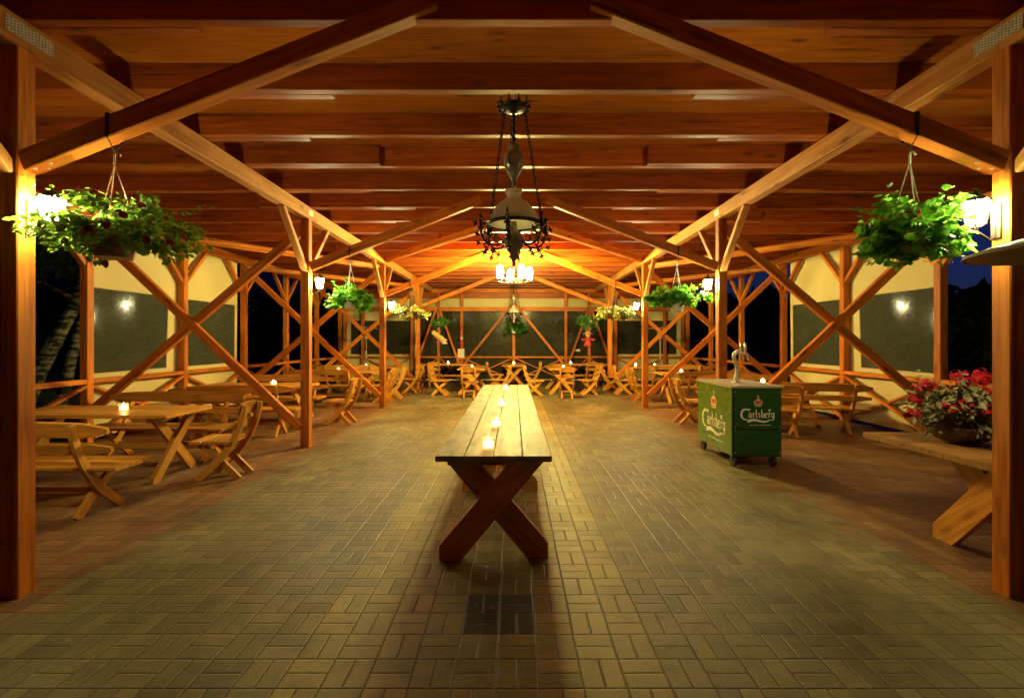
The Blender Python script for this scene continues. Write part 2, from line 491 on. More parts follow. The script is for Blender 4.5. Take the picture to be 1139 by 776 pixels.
def beam(mb, p0, p1, w, t, up=(0, 0, 1), c=0.006, off=None):
    """squared timber from p0 to p1; w across (cross of dir and up), t along up; arrises eased by c"""
    p0 = Vector(p0); p1 = Vector(p1)
    d = (p1 - p0); ln = d.length; d.normalize()
    up = Vector(up)
    sd = d.cross(up)
    if sd.length < 1e-4:
        sd = d.cross(Vector((0, 1, 0)))
    sd.normalize()
    u = sd.cross(d).normalized()
    off = roff() if off is None else Vector(off)
    a, b = w / 2, t / 2
    prof = [(-a + c, -b), (a - c, -b), (a, -b + c), (a, b - c), (a - c, b), (-a + c, b), (-a, b - c), (-a, -b + c)]
    vs = []; gs = []
    for k, p in ((0, p0), (1, p1)):
        for (x, y) in prof:
            vs.append(p + sd * x + u * y)
            gs.append(Vector((k * ln, x, y)) + off)
    fs = [(i, (i + 1) % 8, 8 + (i + 1) % 8, 8 + i) for i in range(8)]
    fs.append(tuple(range(7, -1, -1))); fs.append(tuple(range(8, 16)))
    mb.add(vs, [tuple(reversed(f)) for f in fs], gs)

def box(mb, c, s, ch=0.003):
    beam(mb, (c[0] - s[0] / 2, c[1], c[2]), (c[0] + s[0] / 2, c[1], c[2]), s[1], s[2], c=min(ch, s[1] / 3, s[2] / 3))

def prism(mb, poly, org, u, v, n, th, grain=None, ch=0.0):
    """extrude the 2-D outline poly (in u,v from org) by th along n, centred"""
    org = Vector(org); u = Vector(u); v = Vector(v); n = Vector(n)
    off = roff()
    gr = Vector((grain[0], grain[1])).normalized() if grain else Vector((1, 0))
    pr = Vector((-gr.y, gr.x))
    vs = []; gs = []
    area = sum(poly[i][0] * poly[(i + 1) % len(poly)][1] - poly[(i + 1) % len(poly)][0] * poly[i][1] for i in range(len(poly)))
    flip = (area > 0) != (u.cross(v).dot(n) > 0)
    for k in (-0.5, 0.5):
        for (x, y) in poly:
            vs.append(org + u * x + v * y + n * (th * k))
            gs.append(off + Vector((x * gr.x + y * gr.y, x * pr.x + y * pr.y, th * k)))
    m = len(poly)
    fs = [tuple(range(m - 1, -1, -1)), tuple(range(m, 2 * m))]
    fs += [(i, (i + 1) % m, m + (i + 1) % m, m + i) for i in range(m)]
    if flip:
        fs = [tuple(reversed(f)) for f in fs]
    mb.add(vs, fs, gs)

def strip(mb, pts, wid, org, u, v, n, th):
    """curved board: follows pts in the u,v plane; grain follows the curve"""
    org = Vector(org); u = Vector(u); v = Vector(v); n = Vector(n)
    off = roff()
    m = len(pts)
    vs = []; gs = []; ln = 0
    for i, p in enumerate(pts):
        p = Vector(p)
        a = Vector(pts[max(0, i - 1)]); b = Vector(pts[min(m - 1, i + 1)])
        d = (b - a).normalized(); pr = Vector((-d.y, d.x))
        if i:
            ln += (p - Vector(pts[i - 1])).length
        w = wid[i] if isinstance(wid, (list, tuple)) else wid
        for (e, k) in ((-1, -1), (1, -1), (1, 1), (-1, 1)):
            q = p + pr * (w / 2 * e)
            vs.append(org + u * q.x + v * q.y + n * (th / 2 * k))
            gs.append(off + Vector((ln, w / 2 * e, th / 2 * k)))
    fs = []
    for i in range(m - 1):
        o = i * 4
        for k in range(4):
            fs.append((o + k, o + (k + 1) % 4, o + 4 + (k + 1) % 4, o + 4 + k))
    fs.append((3, 2, 1, 0)); e = (m - 1) * 4
    fs.append((e, e + 1, e + 2, e + 3))
    mb.add(vs, fs, gs)

def tube(mb, pts, r, n=6, closed=False):
    pts = [Vector(p) for p in pts]
    m = len(pts)
    base = len(mb.v)
    vs = []
    ref = None
    for i, p in enumerate(pts):
        a = pts[(i - 1) % m if closed else max(0, i - 1)]
        b = pts[(i + 1) % m if closed else min(m - 1, i + 1)]
        d = (b - a)
        d = d.normalized() if d.length > 1e-9 else Vector((0, 0, 1))
        if ref is None:
            ref = Vector((0, 0, 1)) if abs(d.z) < 0.9 else Vector((1, 0, 0))
        s = d.cross(ref)
        if s.length < 1e-4:
            s = d.cross(Vector((0.3, 1, 0.2)))
        s.normalize(); t = s.cross(d).normalized()
        ref = t
        rr = r[i] if isinstance(r, (list, tuple)) else r
        for k in range(n):
            an = 2 * PI * k / n
            vs.append(p + s * (rr * math.cos(an)) + t * (rr * math.sin(an)))
    fs = []
    for i in range(m if closed else m - 1):
        o = i * n; q = ((i + 1) % m) * n
        for k in range(n):
            fs.append((o + k, q + k, q + (k + 1) % n, o + (k + 1) % n))
    if not closed:
        fs.append(tuple(range(n))); fs.append(tuple((m - 1) * n + k for k in range(n - 1, -1, -1)))
    mb.add(vs, fs)

def lathe(mb, prof, c=(0, 0, 0), n=20, cap=True):
    vs = []; fs = []
    m = len(prof)
    for (r, z) in prof:
        for k in range(n):
            a = 2 * PI * k / n
            vs.append((c[0] + r * math.cos(a), c[1] + r * math.sin(a), c[2] + z))
    for i in range(m - 1):
        for k in range(n):
            fs.append((i * n + k, i * n + (k + 1) % n, (i + 1) * n + (k + 1) % n, (i + 1) * n + k))
    if cap:
        fs.append(tuple(range(n - 1, -1, -1))); fs.append(tuple((m - 1) * n + k for k in range(n)))
    mb.add(vs, fs)

def blob(mb, c, r, seg=8, rings=6):
    prof = [(max(1e-4, r[0] * math.sin(PI * i / rings)), -r[2] * math.cos(PI * i / rings)) for i in range(rings + 1)]
    lathe(mb, prof, c, seg, cap=False)

def leaf(mb, p, nrm, ax, ln, wd, tone, fold=0.25, kind='oval'):
    """one leaf: six-cornered blade folded along its midrib"""
    nrm = Vector(nrm).normalized()
    ax = Vector(ax); ax = (ax - nrm * ax.dot(nrm))
    ax = ax.normalized() if ax.length > 1e-5 else nrm.orthogonal().normalized()
    sd = nrm.cross(ax)
    p = Vector(p)
    if kind == 'round':
        ps = [(0, 0), (0.05, 0.45), (0.55, 0.62), (1.0, 0.3), (0.92, 0), (1.0, -0.3), (0.55, -0.62), (0.05, -0.45)]
        vs = [p + ax * (a * ln) + sd * (b * wd) + nrm * (fold * ln * (abs(b) * 0.5 - a * a * 0.25)) for a, b in ps]
        mb.add(vs, [(0, 1, 2, 3, 4), (0, 4, 5, 6, 7)], [(tone, 0, 0)] * 8)
    elif kind == 'lobed':
        ps = [(0.0, 0), (-0.12, 0.22), (0.10, 0.50), (0.34, 0.40), (0.55, 0.58), (0.72, 0.34), (1.0, 0.22), (0.93, 0),
              (1.0, -0.22), (0.72, -0.34), (0.55, -0.58), (0.34, -0.40), (0.10, -0.50), (-0.12, -0.22)]
        vs = [p + ax * (a * ln) + sd * (b * wd) + nrm * (fold * ln * (abs(b) * 0.55 - a * a * 0.25)) for a, b in ps]
        mb.add(vs, [(0, 1, 2, 3, 4, 5, 6, 7), (0, 7, 8, 9, 10, 11, 12, 13)], [(tone, 0, 0)] * 14)
    else:
        ps = [(0, 0), (0.3, 0.5), (0.7, 0.4), (1.0, 0), (0.7, -0.4), (0.3, -0.5)]
        vs = [p + ax * (a * ln) + sd * (b * wd) + nrm * (fold * ln * (abs(b) * 0.6 - a * a * 0.3)) for a, b in ps]
        mb.add(vs, [(0, 1, 2, 3), (0, 3, 4, 5)], [(tone, 0, 0)] * 6)

def rdir():
    while True:
        v = Vector((random.uniform(-1, 1), random.uniform(-1, 1), random.uniform(-1, 1)))
        if 0.05 < v.length < 1:
            return v.normalized()

def tag(o, label, cat, group=None):
    o['label'] = label; o['category'] = cat
    if group:
        o['group'] = group
    return o

def thing(name, label, cat, loc=(0, 0, 0), rz=0.0, group=None):
    o = bpy.data.objects.new(name, None)
    COL.objects.link(o)
    o.empty_display_size = 0.2
    o.location = loc
    o.rotation_euler = (0, 0, rz)
    return tag(o, label, cat, group)

def dup(root, label, loc, rz=0.0, scale=None, group=None):
    r = root.copy(); COL.objects.link(r)
    r.location = loc; r.rotation_euler = (0, 0, rz)
    if scale:
        r.scale = scale
    r['label'] = label
    if group:
        r['group'] = group
    for ch in list(root.children):
        c = ch.copy(); COL.objects.link(c); c.parent = r
        for g in list(ch.children):
            d = g.copy(); COL.objects.link(d); d.parent = c
    return r

def one_beam(name, mat, parent, p0, p1, w, t, **kw):
    mb = MB(); beam(mb, p0, p1, w, t, **kw)
    return mb.build(name, mat, parent)

# ------------------------------------------------------------------ ground
mb = MB()
mb.add([(-400, -60, -0.06), (400, -60, -0.06), (400, 600, -0.06), (-400, 600, -0.06)], [(0, 1, 2, 3)])
g = mb.build('ground', M['grassm']); g['kind'] = 'structure'
mb = MB()
box(mb, (0, 9.2, -0.05), (13.9, 27.0, 0.10))
g = mb.build('paved_floor', M['paving']); g['kind'] = 'structure'

# ------------------------------------------------------------------ the pavilion
PAV = thing('timber_pavilion', 'open timber pavilion with braced reddish brown posts and a flat joisted roof', 'pavilion')
FR = [2.95, 7.15, 11.35, 15.55]
XI = 3.14          # centre of the inner posts
XO = 6.46          # centre of the outer posts
ZJ = 3.62          # underside of the joists
BM, JM, PM = M['beam'], M['joist'], M['purlin']

mb = MB()
box(mb, (0, 9.8, 3.885), (14.6, 25.0, 0.05))
for_deck = mb
# boards of the deck run along Y: give the deck its grain that way
me_deck = MB()
nb = 74
for i in range(1):
    pass
me_deck.add([(-7.3, -2.7, 3.84), (7.3, -2.7, 3.84), (7.3, 22.3, 3.84), (-7.3, 22.3, 3.84)], [(3, 2, 1, 0)],
            [(-7.3, -2.7, 0), (7.3, -2.7, 0), (7.3, 22.3, 0), (-7.3, 22.3, 0)])
me_deck.build('roof_deck', M['deck'], PAV)
for_deck.build('roof_covering', M['roofing'], PAV)
# fascia closing the roof edge
for x in (-7.32, 7.32):
    one_beam('fascia_board', JM, PAV, (x, -2.7, 3.80), (x, 22.3, 3.80), 0.03, 0.28)

k = 0
y = 3.0 - 0.84 * 6
while y < 22.2:
    w = 0.08
    one_beam('roof_joist', JM, PAV, (-3.9 + random.uniform(-.3, .3), y + w / 2, ZJ + 0.11), (3.9 + random.uniform(-.3, .3), y + w / 2, ZJ + 0.11), w, 0.216)
    front = k in (9, 14, 18)
    yy = y + w / 2 + (-(w + 0.002) if front else (w + 0.002))
    a = 1.5 + random.uniform(-0.06, 0.06) + (0.5 if k % 2 == 0 and not front else 0.0)
    for s in (-1, 1):
        one_beam('roof_joist', JM, PAV, (s * 7.25, yy, ZJ + 0.109 - 0.001), (s * a, yy, ZJ + 0.109), w, 0.214)
    y += 0.84; k += 1

# purlins (in lengths, with joints over the posts) and eave beams
for s in (-1, 1):
    cuts = [-2.4, 3.02, 7.35, 11.55, 15.75, 18.15]
    for a, b in zip(cuts, cuts[1:]):
        one_beam('purlin', PM, PAV, (s * XI, a + 0.002, 3.525), (s * XI, b - 0.002, 3.525), 0.13, 0.185)
    cuts = [-2.4, 2.95, 9.3, 13.5, 18.15]
    for a, b in zip(cuts, cuts[1:]):
        one_beam('eave_beam', BM, PAV, (s * XO, a + 0.002, 3.52), (s * XO, b - 0.002, 3.52), 0.12, 0.17)
# back head beam
one_beam('head_beam', BM, PAV, (-6.4, 18.06, 2.80), (6.4, 18.06, 2.80), 0.10, 0.16)
one_beam('head_beam', BM, PAV, (-6.4, 18.06, 3.50), (6.4, 18.06, 3.50), 0.10, 0.14)

one_beam('head_board', JM, PAV, (-6.4, 18.12, 3.32), (6.4, 18.12, 3.32), 0.03, 0.22)
# the cross frames
for fy in FR:
    yc = fy + 0.06
    for s in (-1, 1):
        post = one_beam('post', BM, PAV, (s * XI, yc, 0), (s * XI, yc, 3.43), 0.13, 0.12, c=0.007)
        # long knee brace up to the joists
        nx, nz = 0.36, 0.93
        br = one_beam('knee_brace', BM, PAV, (s * 3.065, fy + 0.058, 2.72), (s * 0.50, fy + 0.058, 3.74), 0.10, 0.13, up=(-s * 0.3, 0, 0.95))
        for (bx, dy) in ((3.00, -0.022), (2.96, 0.018), (2.91, -0.02)):
            m2 = MB()
            zb = 2.72 + (3.075 - bx) * 0.396 - 0.070
            lathe(m2, [(0.001, -0.006), (0.011, -0.006), (0.014, 0.0), (0.014, 0.006)], (s * bx, fy + 0.058 + dy, zb), 8)
            m2.build('bolt', M['galv'], br)
        # big X in the aisle
        o = 0.005
        one_beam('cross_brace', BM, PAV, (s * 3.20, yc + 0.014, 3.28), (s * 6.42, yc + 0.014, 0.52), 0.12, 0.085, up=(0, 1, 0))
        one_beam('cross_brace', BM, PAV, (s * 3.20, yc - 0.072, 0.30), (s * 6.42, yc - 0.072, 3.36), 0.12, 0.085, up=(0, 1, 0))
        # knees along the purlin
        for d in ((-1, 1) if fy > 3 else (-1,)):
            one_beam('knee_brace', PM, PAV, (s * XI, yc + d * 0.05, 2.66), (s * XI, yc + d * 0.78, 3.44), 0.07, 0.09, up=(1, 0, 0))
    # nail plates on the purlin joints
for fy in FR:
    for s in (-1, 1):
        ln = 0.30 if fy < 3 else 0.15
        mp_ = MB()
        nyy = 14 if fy < 3 else 6
        box(mp_, (s * (XI - 0.0665), fy + 0.08, 3.535), (0.003, ln, 0.095 if fy < 3 else 0.085), 0.0005)
        plate = mp_.build('nail_plate', M['galv'], PAV)
        hl = MB()
        for i in range(nyy):
            for j in range(5):
                cy = fy + 0.08 - ln / 2 + ln * (i + 0.5) / nyy
                cz = 3.535 + (j - 2) * 0.018 + (0.004 if i % 2 else -0.004)
                box(hl, (s * (XI - 0.0685), cy, cz), (0.001, 0.009, 0.006), 0.0002)
        h = hl.build('plate_hole_pattern', M['iron'], plate); h['kind'] = 'stuff'

# wind braces in the roof plane
for s in (-1, 1):
    one_beam('wind_brace', BM, PAV, (s * 3.06, 11.45, 3.545), (s * 0.42, 8.09, 3.545), 0.11, 0.12)
    one_beam('wind_brace', BM, PAV, (s * 6.4, 7.25, 3.37), (s * 3.20, 11.45, 3.37), 0.12, 0.12, c=0.03)
    one_beam('wind_brace', BM, PAV, (s * 6.4, 11.45, 3.37), (s * 3.20, 15.6, 3.37), 0.12, 0.12, c=0.03)

# outer posts with eave braces, rails and the crossed balustrade
OY = [2.95 + 2.1 * i for i in range(0, 8)]
for s in (-1, 1):
    for i, oy in enumerate(OY):
        yc = oy + 0.06
        one_beam('post', BM, PAV, (s * XO, yc, 0), (s * XO, yc, 3.435), 0.12, 0.12, c=0.007)
        for d in (-1, 1):
            one_beam('eave_brace', BM, PAV, (s * XO, yc + d * 0.05, 2.75), (s * XO, yc + d * 0.68, 3.43), 0.07, 0.085, up=(1, 0, 0))
    for i, (a, b) in enumerate(zip(OY, OY[1:] + [18.0])):
        a2, b2 = a + 0.122, b - 0.002
        if b2 - a2 < 0.3:
            continue
        one_beam('rail', BM, PAV, (s * (XO - 0.01), a2, 0.985), (s * (XO - 0.01), b2, 0.985), 0.09, 0.075)
        one_beam('balustrade_brace', BM, PAV, (s * (XO - 0.034), a2, 0.12), (s * (XO - 0.034), b2, 0.92), 0.045, 0.075, up=(1, 0, 0))
        one_beam('balustrade_brace', BM, PAV, (s * (XO + 0.016), a2, 0.92), (s * (XO + 0.016), b2, 0.12), 0.045, 0.075, up=(1, 0, 0))
# back wall timbers
BX = [0, 1.97, 2.85, 3.85, 5.72, 6.40]
for bx in BX:
    for s in ((1,) if bx == 0 else (-1, 1)):
        one_beam('post', BM, PAV, (s * bx, 18.06, 0), (s * bx, 18.06, 2.718), 0.11, 0.11)
        one_beam('post', BM, PAV, (s * bx, 18.06, 2.885), (s * bx, 18.06, 3.43), 0.10, 0.10)
for s in (-1, 1):
    # inverted V braces
    one_beam('gable_brace', BM, PAV, (s * 0.05, 17.95, 2.98), (s * 1.85, 17.95, 0.75), 0.09, 0.11, up=(0, 1, 0))
    one_beam('gable_brace', BM, PAV, (s * 2.79, 17.95, 2.78), (s * 2.05, 17.95, 0.7), 0.08, 0.11, up=(0, 1, 0))
    one_beam('gable_brace', BM, PAV, (s * 2.93, 17.95, 2.78), (s * 3.68, 17.95, 0.7), 0.08, 0.11, up=(0, 1, 0))
    for a, b in ((0, 1.97), (1.97, 3.85), (3.85, 5.72)):
        one_beam('rail', BM, PAV, (s * (a + 0.057), 18.07, 0.985), (s * (b - 0.057), 18.07, 0.985), 0.075, 0.07) if not (a == 1.97) else (
            one_beam('rail', BM, PAV, (s * (a + 0.057), 18.07, 0.985), (s * (2.85 - 0.057), 18.07, 0.985), 0.075, 0.07),
            one_beam('rail', BM, PAV, (s * (2.85 + 0.057), 18.07, 0.985), (s * (b - 0.057), 18.07, 0.985), 0.075, 0.07))
    for a, b in ((0, 1.97), (1.97, 2.85), (2.85, 3.85), (3.85, 5.72)):
        one_beam('balustrade_brace', BM, PAV, (s * (a + 0.06), 18.05, 0.94), (s * (b - 0.06), 18.05, 0.12), 0.045, 0.07, up=(0, 1, 0))
        one_beam('balustrade_brace', BM, PAV, (s * (a + 0.06), 18.10, 0.12), (s * (b - 0.06), 18.10, 0.94), 0.045, 0.07, up=(0, 1, 0))
one_beam('rail', BM, PAV, (5.78, 18.07, 0.985), (6.34, 18.07, 0.985), 0.075, 0.07)
one_beam('rail', BM, PAV, (-6.34, 18.07, 0.985), (-5.78, 18.07, 0.985), 0.075, 0.07)

# ------------------------------------------------------------------ cream curtains with clear windows
def curtain(label, horiz, fixed, a0, a1, z0, z1, wins, side, header=None, group=None):
    """a hanging canvas sheet along Y (horiz='y') or X; wins = list of (a,b,zlo,zhi)"""
    root = thing('canvas_curtain', label, 'curtain', (0, 0, 0), group=group)
    def P(a, z, d=0.0):
        w = 0.018 * math.sin(a * 2.3) * math.sin(z * 1.7) + 0.01 * math.sin(a * 7.1 + z)
        d = d + w
        return (fixed + side * d, a, z) if horiz == 'y' else (a, fixed + side * d, z)
    As = {a0, a1}; Zs = {z0, z1}
    for (a, b, lo, hi) in wins:
        As |= {a, b}; Zs |= {lo, hi}
    def fill(S, st):
        S = sorted(S); out = []
        for p, q in zip(S, S[1:]):
            n = max(1, int((q - p) / st))
            out += [p + (q - p) * i / n for i in range(n)]
        return out + [S[-1]]
    As = fill(As, 0.22); Zs = fill(Zs, 0.3)
    mb = MB(); idx = {}
    for th in (0.0, 0.004):
        for i, a in enumerate(As):
            for j, z in enumerate(Zs):
                idx[(th, i, j)] = len(mb.v)
                mb.add([P(a, z, th)], [])
    for i in range(len(As) - 1):
        for j in range(len(Zs) - 1):
            ca = (As[i] + As[i + 1]) / 2; cz = (Zs[j] + Zs[j + 1]) / 2
            if any(a < ca < b and lo < cz < hi for (a, b, lo, hi) in wins):
                continue
            for th in (0.0, 0.004):
                mb.f.append((idx[(th, i, j)], idx[(th, i + 1, j)], idx[(th, i + 1, j + 1)], idx[(th, i, j + 1)]))
    used = set(v for f in mb.f for v in f)
    remap = {}; nv = []; ng = []
    for v in sorted(used):
        remap[v] = len(nv); nv.append(mb.v[v]); ng.append(mb.g[v])
    mb.v, mb.g, mb.f = nv, ng, [tuple(remap[v] for v in f) for f in mb.f]
    mb.build('canvas', M['cream'], root, smooth=True)
    for (a, b, lo, hi) in wins:
        w = MB()
        na, nz = 10, 6
        for i in range(na + 1):
            for j in range(nz + 1):
                aa = a - 0.01 + (b - a + 0.02) * i / na; zz = lo - 0.01 + (hi - lo + 0.02) * j / nz
                w.add([P(aa, zz, -0.006)], [])
        for i in range(na):
            for j in range(nz):
                o = i * (nz + 1) + j
                w.f.append((o, o + nz + 1, o + nz + 2, o + 1))
        w.build('window_pane', M['vinyl'] if horiz == 'y' else M['vinylback'], root, smooth=True)
    return root

for s, nm in ((-1, 'left'), (1, 'right')):
    curtain('cream canvas curtain with clear windows outside the %s aisle %s' % (nm, 'tables' if s < 0 else 'behind the beer cart'), 'y', s * 6.56, 7.32, 11.30, 0.09, 3.55,
            [(7.42, 9.02, 1.10, 2.43), (9.40, 11.18, 1.10, 2.43)], s, group='canvas curtains of the pavilion')
    curtain('cream canvas curtain with dark windows closing the far end of the %s aisle' % nm, 'x', 18.16, s * 6.36 if s < 0 else s * 3.80, s * 3.80 if s < 0 else s * 6.36, 0.09, 3.22,
            [(min(s * 5.0, s * 6.2), max(s * 5.0, s * 6.2), 1.10, 2.36), (min(s * 3.95, s * 4.85), max(s * 3.95, s * 4.85), 1.10, 2.36)], 1, group='canvas curtains of the pavilion')
curtain('wide dark clear vinyl screen with cream header across the middle of the far end', 'x', 18.19, -3.78, 3.78, 0.09, 3.22,
        [(-3.72, -2.0, 0.15, 2.88), (-1.94, 1.94, 0.15, 2.88), (2.0, 3.72, 0.15, 2.88)], 1, group='canvas curtains of the pavilion')

# ------------------------------------------------------------------ furniture
def make_table(name, label, cat, L_, W_, H_, legs, plank_w, plank_t, nplank, top_mat, leg_mat, top_t=0.045, group=None, over=0.0, half=None, shift=0.0):
    """long along local X, legs = list of x positions of the X-shaped trestles"""
    root = thing(name, label, cat, group=group)
    pw = W_ / nplank
    for i in range(nplank):
        mb = MB()
        yy = -W_ / 2 + pw * (i + 0.5)
        beam(mb, (-L_ / 2 + random.uniform(0, 0.004), yy, H_ - top_t / 2 + random.uniform(-0.001, 0.001)), (L_ / 2 - random.uniform(0, 0.004), yy, H_ - top_t / 2), pw - 0.0022, top_t, c=0.005)
        mb.build('tabletop_plank', top_mat, root)
    hh = H_ - top_t - 0.001
    f = half or (W_ / 2 - 0.02)
    for lx in legs:
        for sgn in (-1, 1):
            mb = MB()
            c = plank_w * 0.62
            poly = [(-f, 0), (-f + plank_w * 0.85, 0), (f - 0.03, hh), (f - 0.03 - plank_w * 1.25, hh), (-f, plank_w * 0.55)]
            if sgn < 0:
                poly = [(-a, b) for a, b in poly][::-1]
            prism(mb, poly, (lx + sgn * (plank_t / 2 + 0.001) * over, shift, 0), (0, 1, 0), (0, 0, 1), (1, 0, 0), plank_t, grain=(sgn * 2 * f, hh))
            mb.build('leg', leg_mat, root)
    if len(legs) > 1:
        mb = MB()
        beam(mb, (legs[0], shift, hh * 0.50 - 0.02), (legs[-1], shift, hh * 0.50 - 0.02), 0.05, 0.07)
        # only between the trestles: a stretcher
        mb.build('stretcher', leg_mat, root)
        for lx in legs:
            mb = MB()
            beam(mb, (lx + (0.06 if lx < 0 else -0.06), -W_ / 2 + 0.07, hh - 0.032), (lx + (0.06 if lx < 0 else -0.06), W_ / 2 - 0.07, hh - 0.032), 0.045, 0.06)
            mb.build('batten', leg_mat, root)
    return root

def make_seat(name, label, cat, W, group=None):
    """rustic chair or bench: two X sides with a curved back post, faces local +Y"""
    root = thing(name, label, cat, group=group)
    inset = 0.055 if W < 0.8 else 0.27
    FM = M['furn']
    curve = [(-0.335, 0.86), (-0.31, 0.74), (-0.27, 0.61), (-0.21, 0.475), (-0.135, 0.345), (-0.04, 0.225), (0.08, 0.11), (0.21, 0.0)]
    wid = [0.045, 0.066, 0.072, 0.076, 0.078, 0.078, 0.078, 0.082]
    for s in (-1, 1):
        x = s * (W / 2 - inset)
        mb = MB()
        strip(mb, curve, wid, (x, 0, 0), (0, 1, 0), (0, 0, 1), (1, 0, 0), 0.038)
        mb.build('curved_leg', FM, root)
        mb = MB()
        x2 = x - s * 0.0395
        strip(mb, [(-0.24, 0.0), (-0.05, 0.20), (0.20, 0.412)], 0.074, (x2, 0, 0), (0, 1, 0), (0, 0, 1), (1, 0, 0), 0.036)
        mb.build('straight_leg', FM, root)
    # seat boards
    zs = 0.435
    for (yc, w) in ((-0.115, 0.155), (0.05, 0.155), (0.205, 0.13)):
        mb = MB()
        beam(mb, (-W / 2, yc, zs), (W / 2, yc, zs + random.uniform(-0.003, 0.003)), w, 0.034, c=0.007)
        mb.build('seat_board', FM, root)
    # shaped back rails, lying on the front of the curved posts
    def rail(zc, hgt, yb, arch):
        n = 10
        up = []; lo = []
        for i in range(n + 1):
            t = -1 + 2 * i / n
            xx = t * W / 2
            e = max(0, abs(t) - 0.86) / 0.14
            up.append((xx, zc + hgt / 2 + arch * (1 - t * t) - e * e * hgt * 0.28))
            lo.append((xx, zc - hgt / 2 + e * e * hgt * 0.28))
        mb = MB()
        tilt = 0.22
        v = Vector((0, -math.sin(tilt), math.cos(tilt)))
        prism(mb, lo + up[::-1], (0, yb + 0.1, 0) if False else (0, yb + math.sin(tilt) * zc, zc - math.cos(tilt) * zc), (1, 0, 0), v, (0, math.cos(tilt), math.sin(tilt)), 0.032, grain=(1, 0))
        return mb
    rail(0.80, 0.115, -0.272, 0.03).build('top_rail', FM, root)
    rail(0.63, 0.095, -0.228, 0.0).build('lower_rail', FM, root)
    mb = MB()
    beam(mb, (-W / 2 + inset + 0.02, -0.02, 0.20), (W / 2 - inset - 0.02, -0.02, 0.20), 0.035, 0.06)
    mb.build('stretcher', FM, root)
    return root

# the long banquet table down the middle
BT = make_table('banquet_table', 'long pale plank table with crossed trestle legs in the middle of the floor', 'table', 5.55, 0.84, 0.774,
                [-2.67, -1.10, 1.10, 2.60], 0.19, 0.05, 4, M['table'], M['tleg'], 0.042, over=1.0)
BT.location = (-0.146, 3.42 + 2.775, 0); BT.rotation_euler = (0, 0, R(90))

TG = 'rustic tables around the dance floor'
CG = 'rustic chairs at the tables'
BG = 'rustic benches at the tables'
T0 = make_table('rustic_table', 'varnished plank table with a candle in the near left aisle behind the post', 'table', 2.0, 0.82, 0.774, [-0.80, 0.80], 0.11, 0.045, 5, M['furn'], M['furn'], 0.04, TG, over=1.0)
T0.location = (-4.86, 5.70, 0)
CH0 = make_seat('rustic_chair', 'varnished chair at the inner end of the near left table', 'chair', 0.47, CG)
CH0.location = (-3.44, 5.66, 0); CH0.rotation_euler = (0, 0, R(93))
BN0 = make_seat('rustic_bench', 'bench on the camera side of the near left table, its back turned to us', 'bench', 1.90, BG)
BN0.location = (-4.55, 4.50, 0)

def table(label, x, y, rz=0.0):
    return dup(T0, label, (x, y, 0), R(rz))
def chair(label, x, y, face):      # face: compass of the seat's front in degrees, 0 = +Y, 90 = -X
    return dup(CH0, label, (x, y, 0), R(face))
def bench(label, x, y, face):
    return dup(BN0, label, (x, y, 0), R(face))

# left aisle
chair('chair half hidden behind the big near left post, in front of the bench', -4.28, 3.86, 48)
bench('bench along the far side of the near left table, facing us', -4.78, 6.50, 180)
table('second plank table in the left aisle, seen through the big X brace', -4.85, 9.05)
bench('bench between the first and second left tables, set slightly askew', -4.62, 8.02, 9)
chair('chair just beyond the second left post at the end of the second table', -3.36, 9.25, 84)
bench('bench along the far side of the second left table', -4.9, 9.85, 180)
table('varnished plank table in the far left aisle carrying one candle', -4.8, 13.05)
bench('bench on our side of the third left table', -4.85, 12.3, 0)
chair('chair at the inner end of the third left table beside the third post', -3.42, 12.5, 88)
chair('second chair at the inner end of the third left table', -3.36, 13.25, 96)
table('last varnished table of the left aisle near the tall heater', -4.8, 15.2)
bench('bench on our side of the last left table', -4.9, 14.4, 0)
chair('chair at the inner end of the last left table, turned outwards', -3.15, 14.7, 80)
# far end, left of centre
table('end-on table left of centre at the far end, with a lit candle', -1.27, 15.1, 90)
chair('chair with its back to us at the near end of the far left-of-centre table', -1.24, 13.35, 0)
chair('chair on the left side of the far left-of-centre table, seen from the side', -2.16, 14.15, -92)
chair('chair on the right side of the far left-of-centre table, seen from the side', -0.42, 14.4, 90)
table('small far table beneath the paper notice on the back screen', -2.45, 17.2)
chair('chair in front of the far table beneath the paper notice', -2.75, 16.5, 4)
table('farthest table in the centre, straight beyond the long banquet table', 0.0, 17.05, 90)
chair('chair facing the farthest centre table on its left', -0.62, 16.6, -88)
chair('chair facing the farthest centre table on its right', 0.62, 16.6, 88)
# far end, right of centre
table('table right of centre at the far end, with a lit candle', 1.45, 15.1, 90)
chair('chair with its back to us at the near end of the far right-of-centre table', 1.46, 13.25, -2)
chair('chair on the left side of the far right-of-centre table, seen from the side', 0.62, 14.05, -90)
chair('chair on the right side of the far right-of-centre table, seen from the side', 2.22, 14.2, 92)
table('small far table right of centre below the red and straw doll', 2.35, 17.2)
chair('chair in front of the far table below the red and straw doll', 2.7, 16.5, -6)
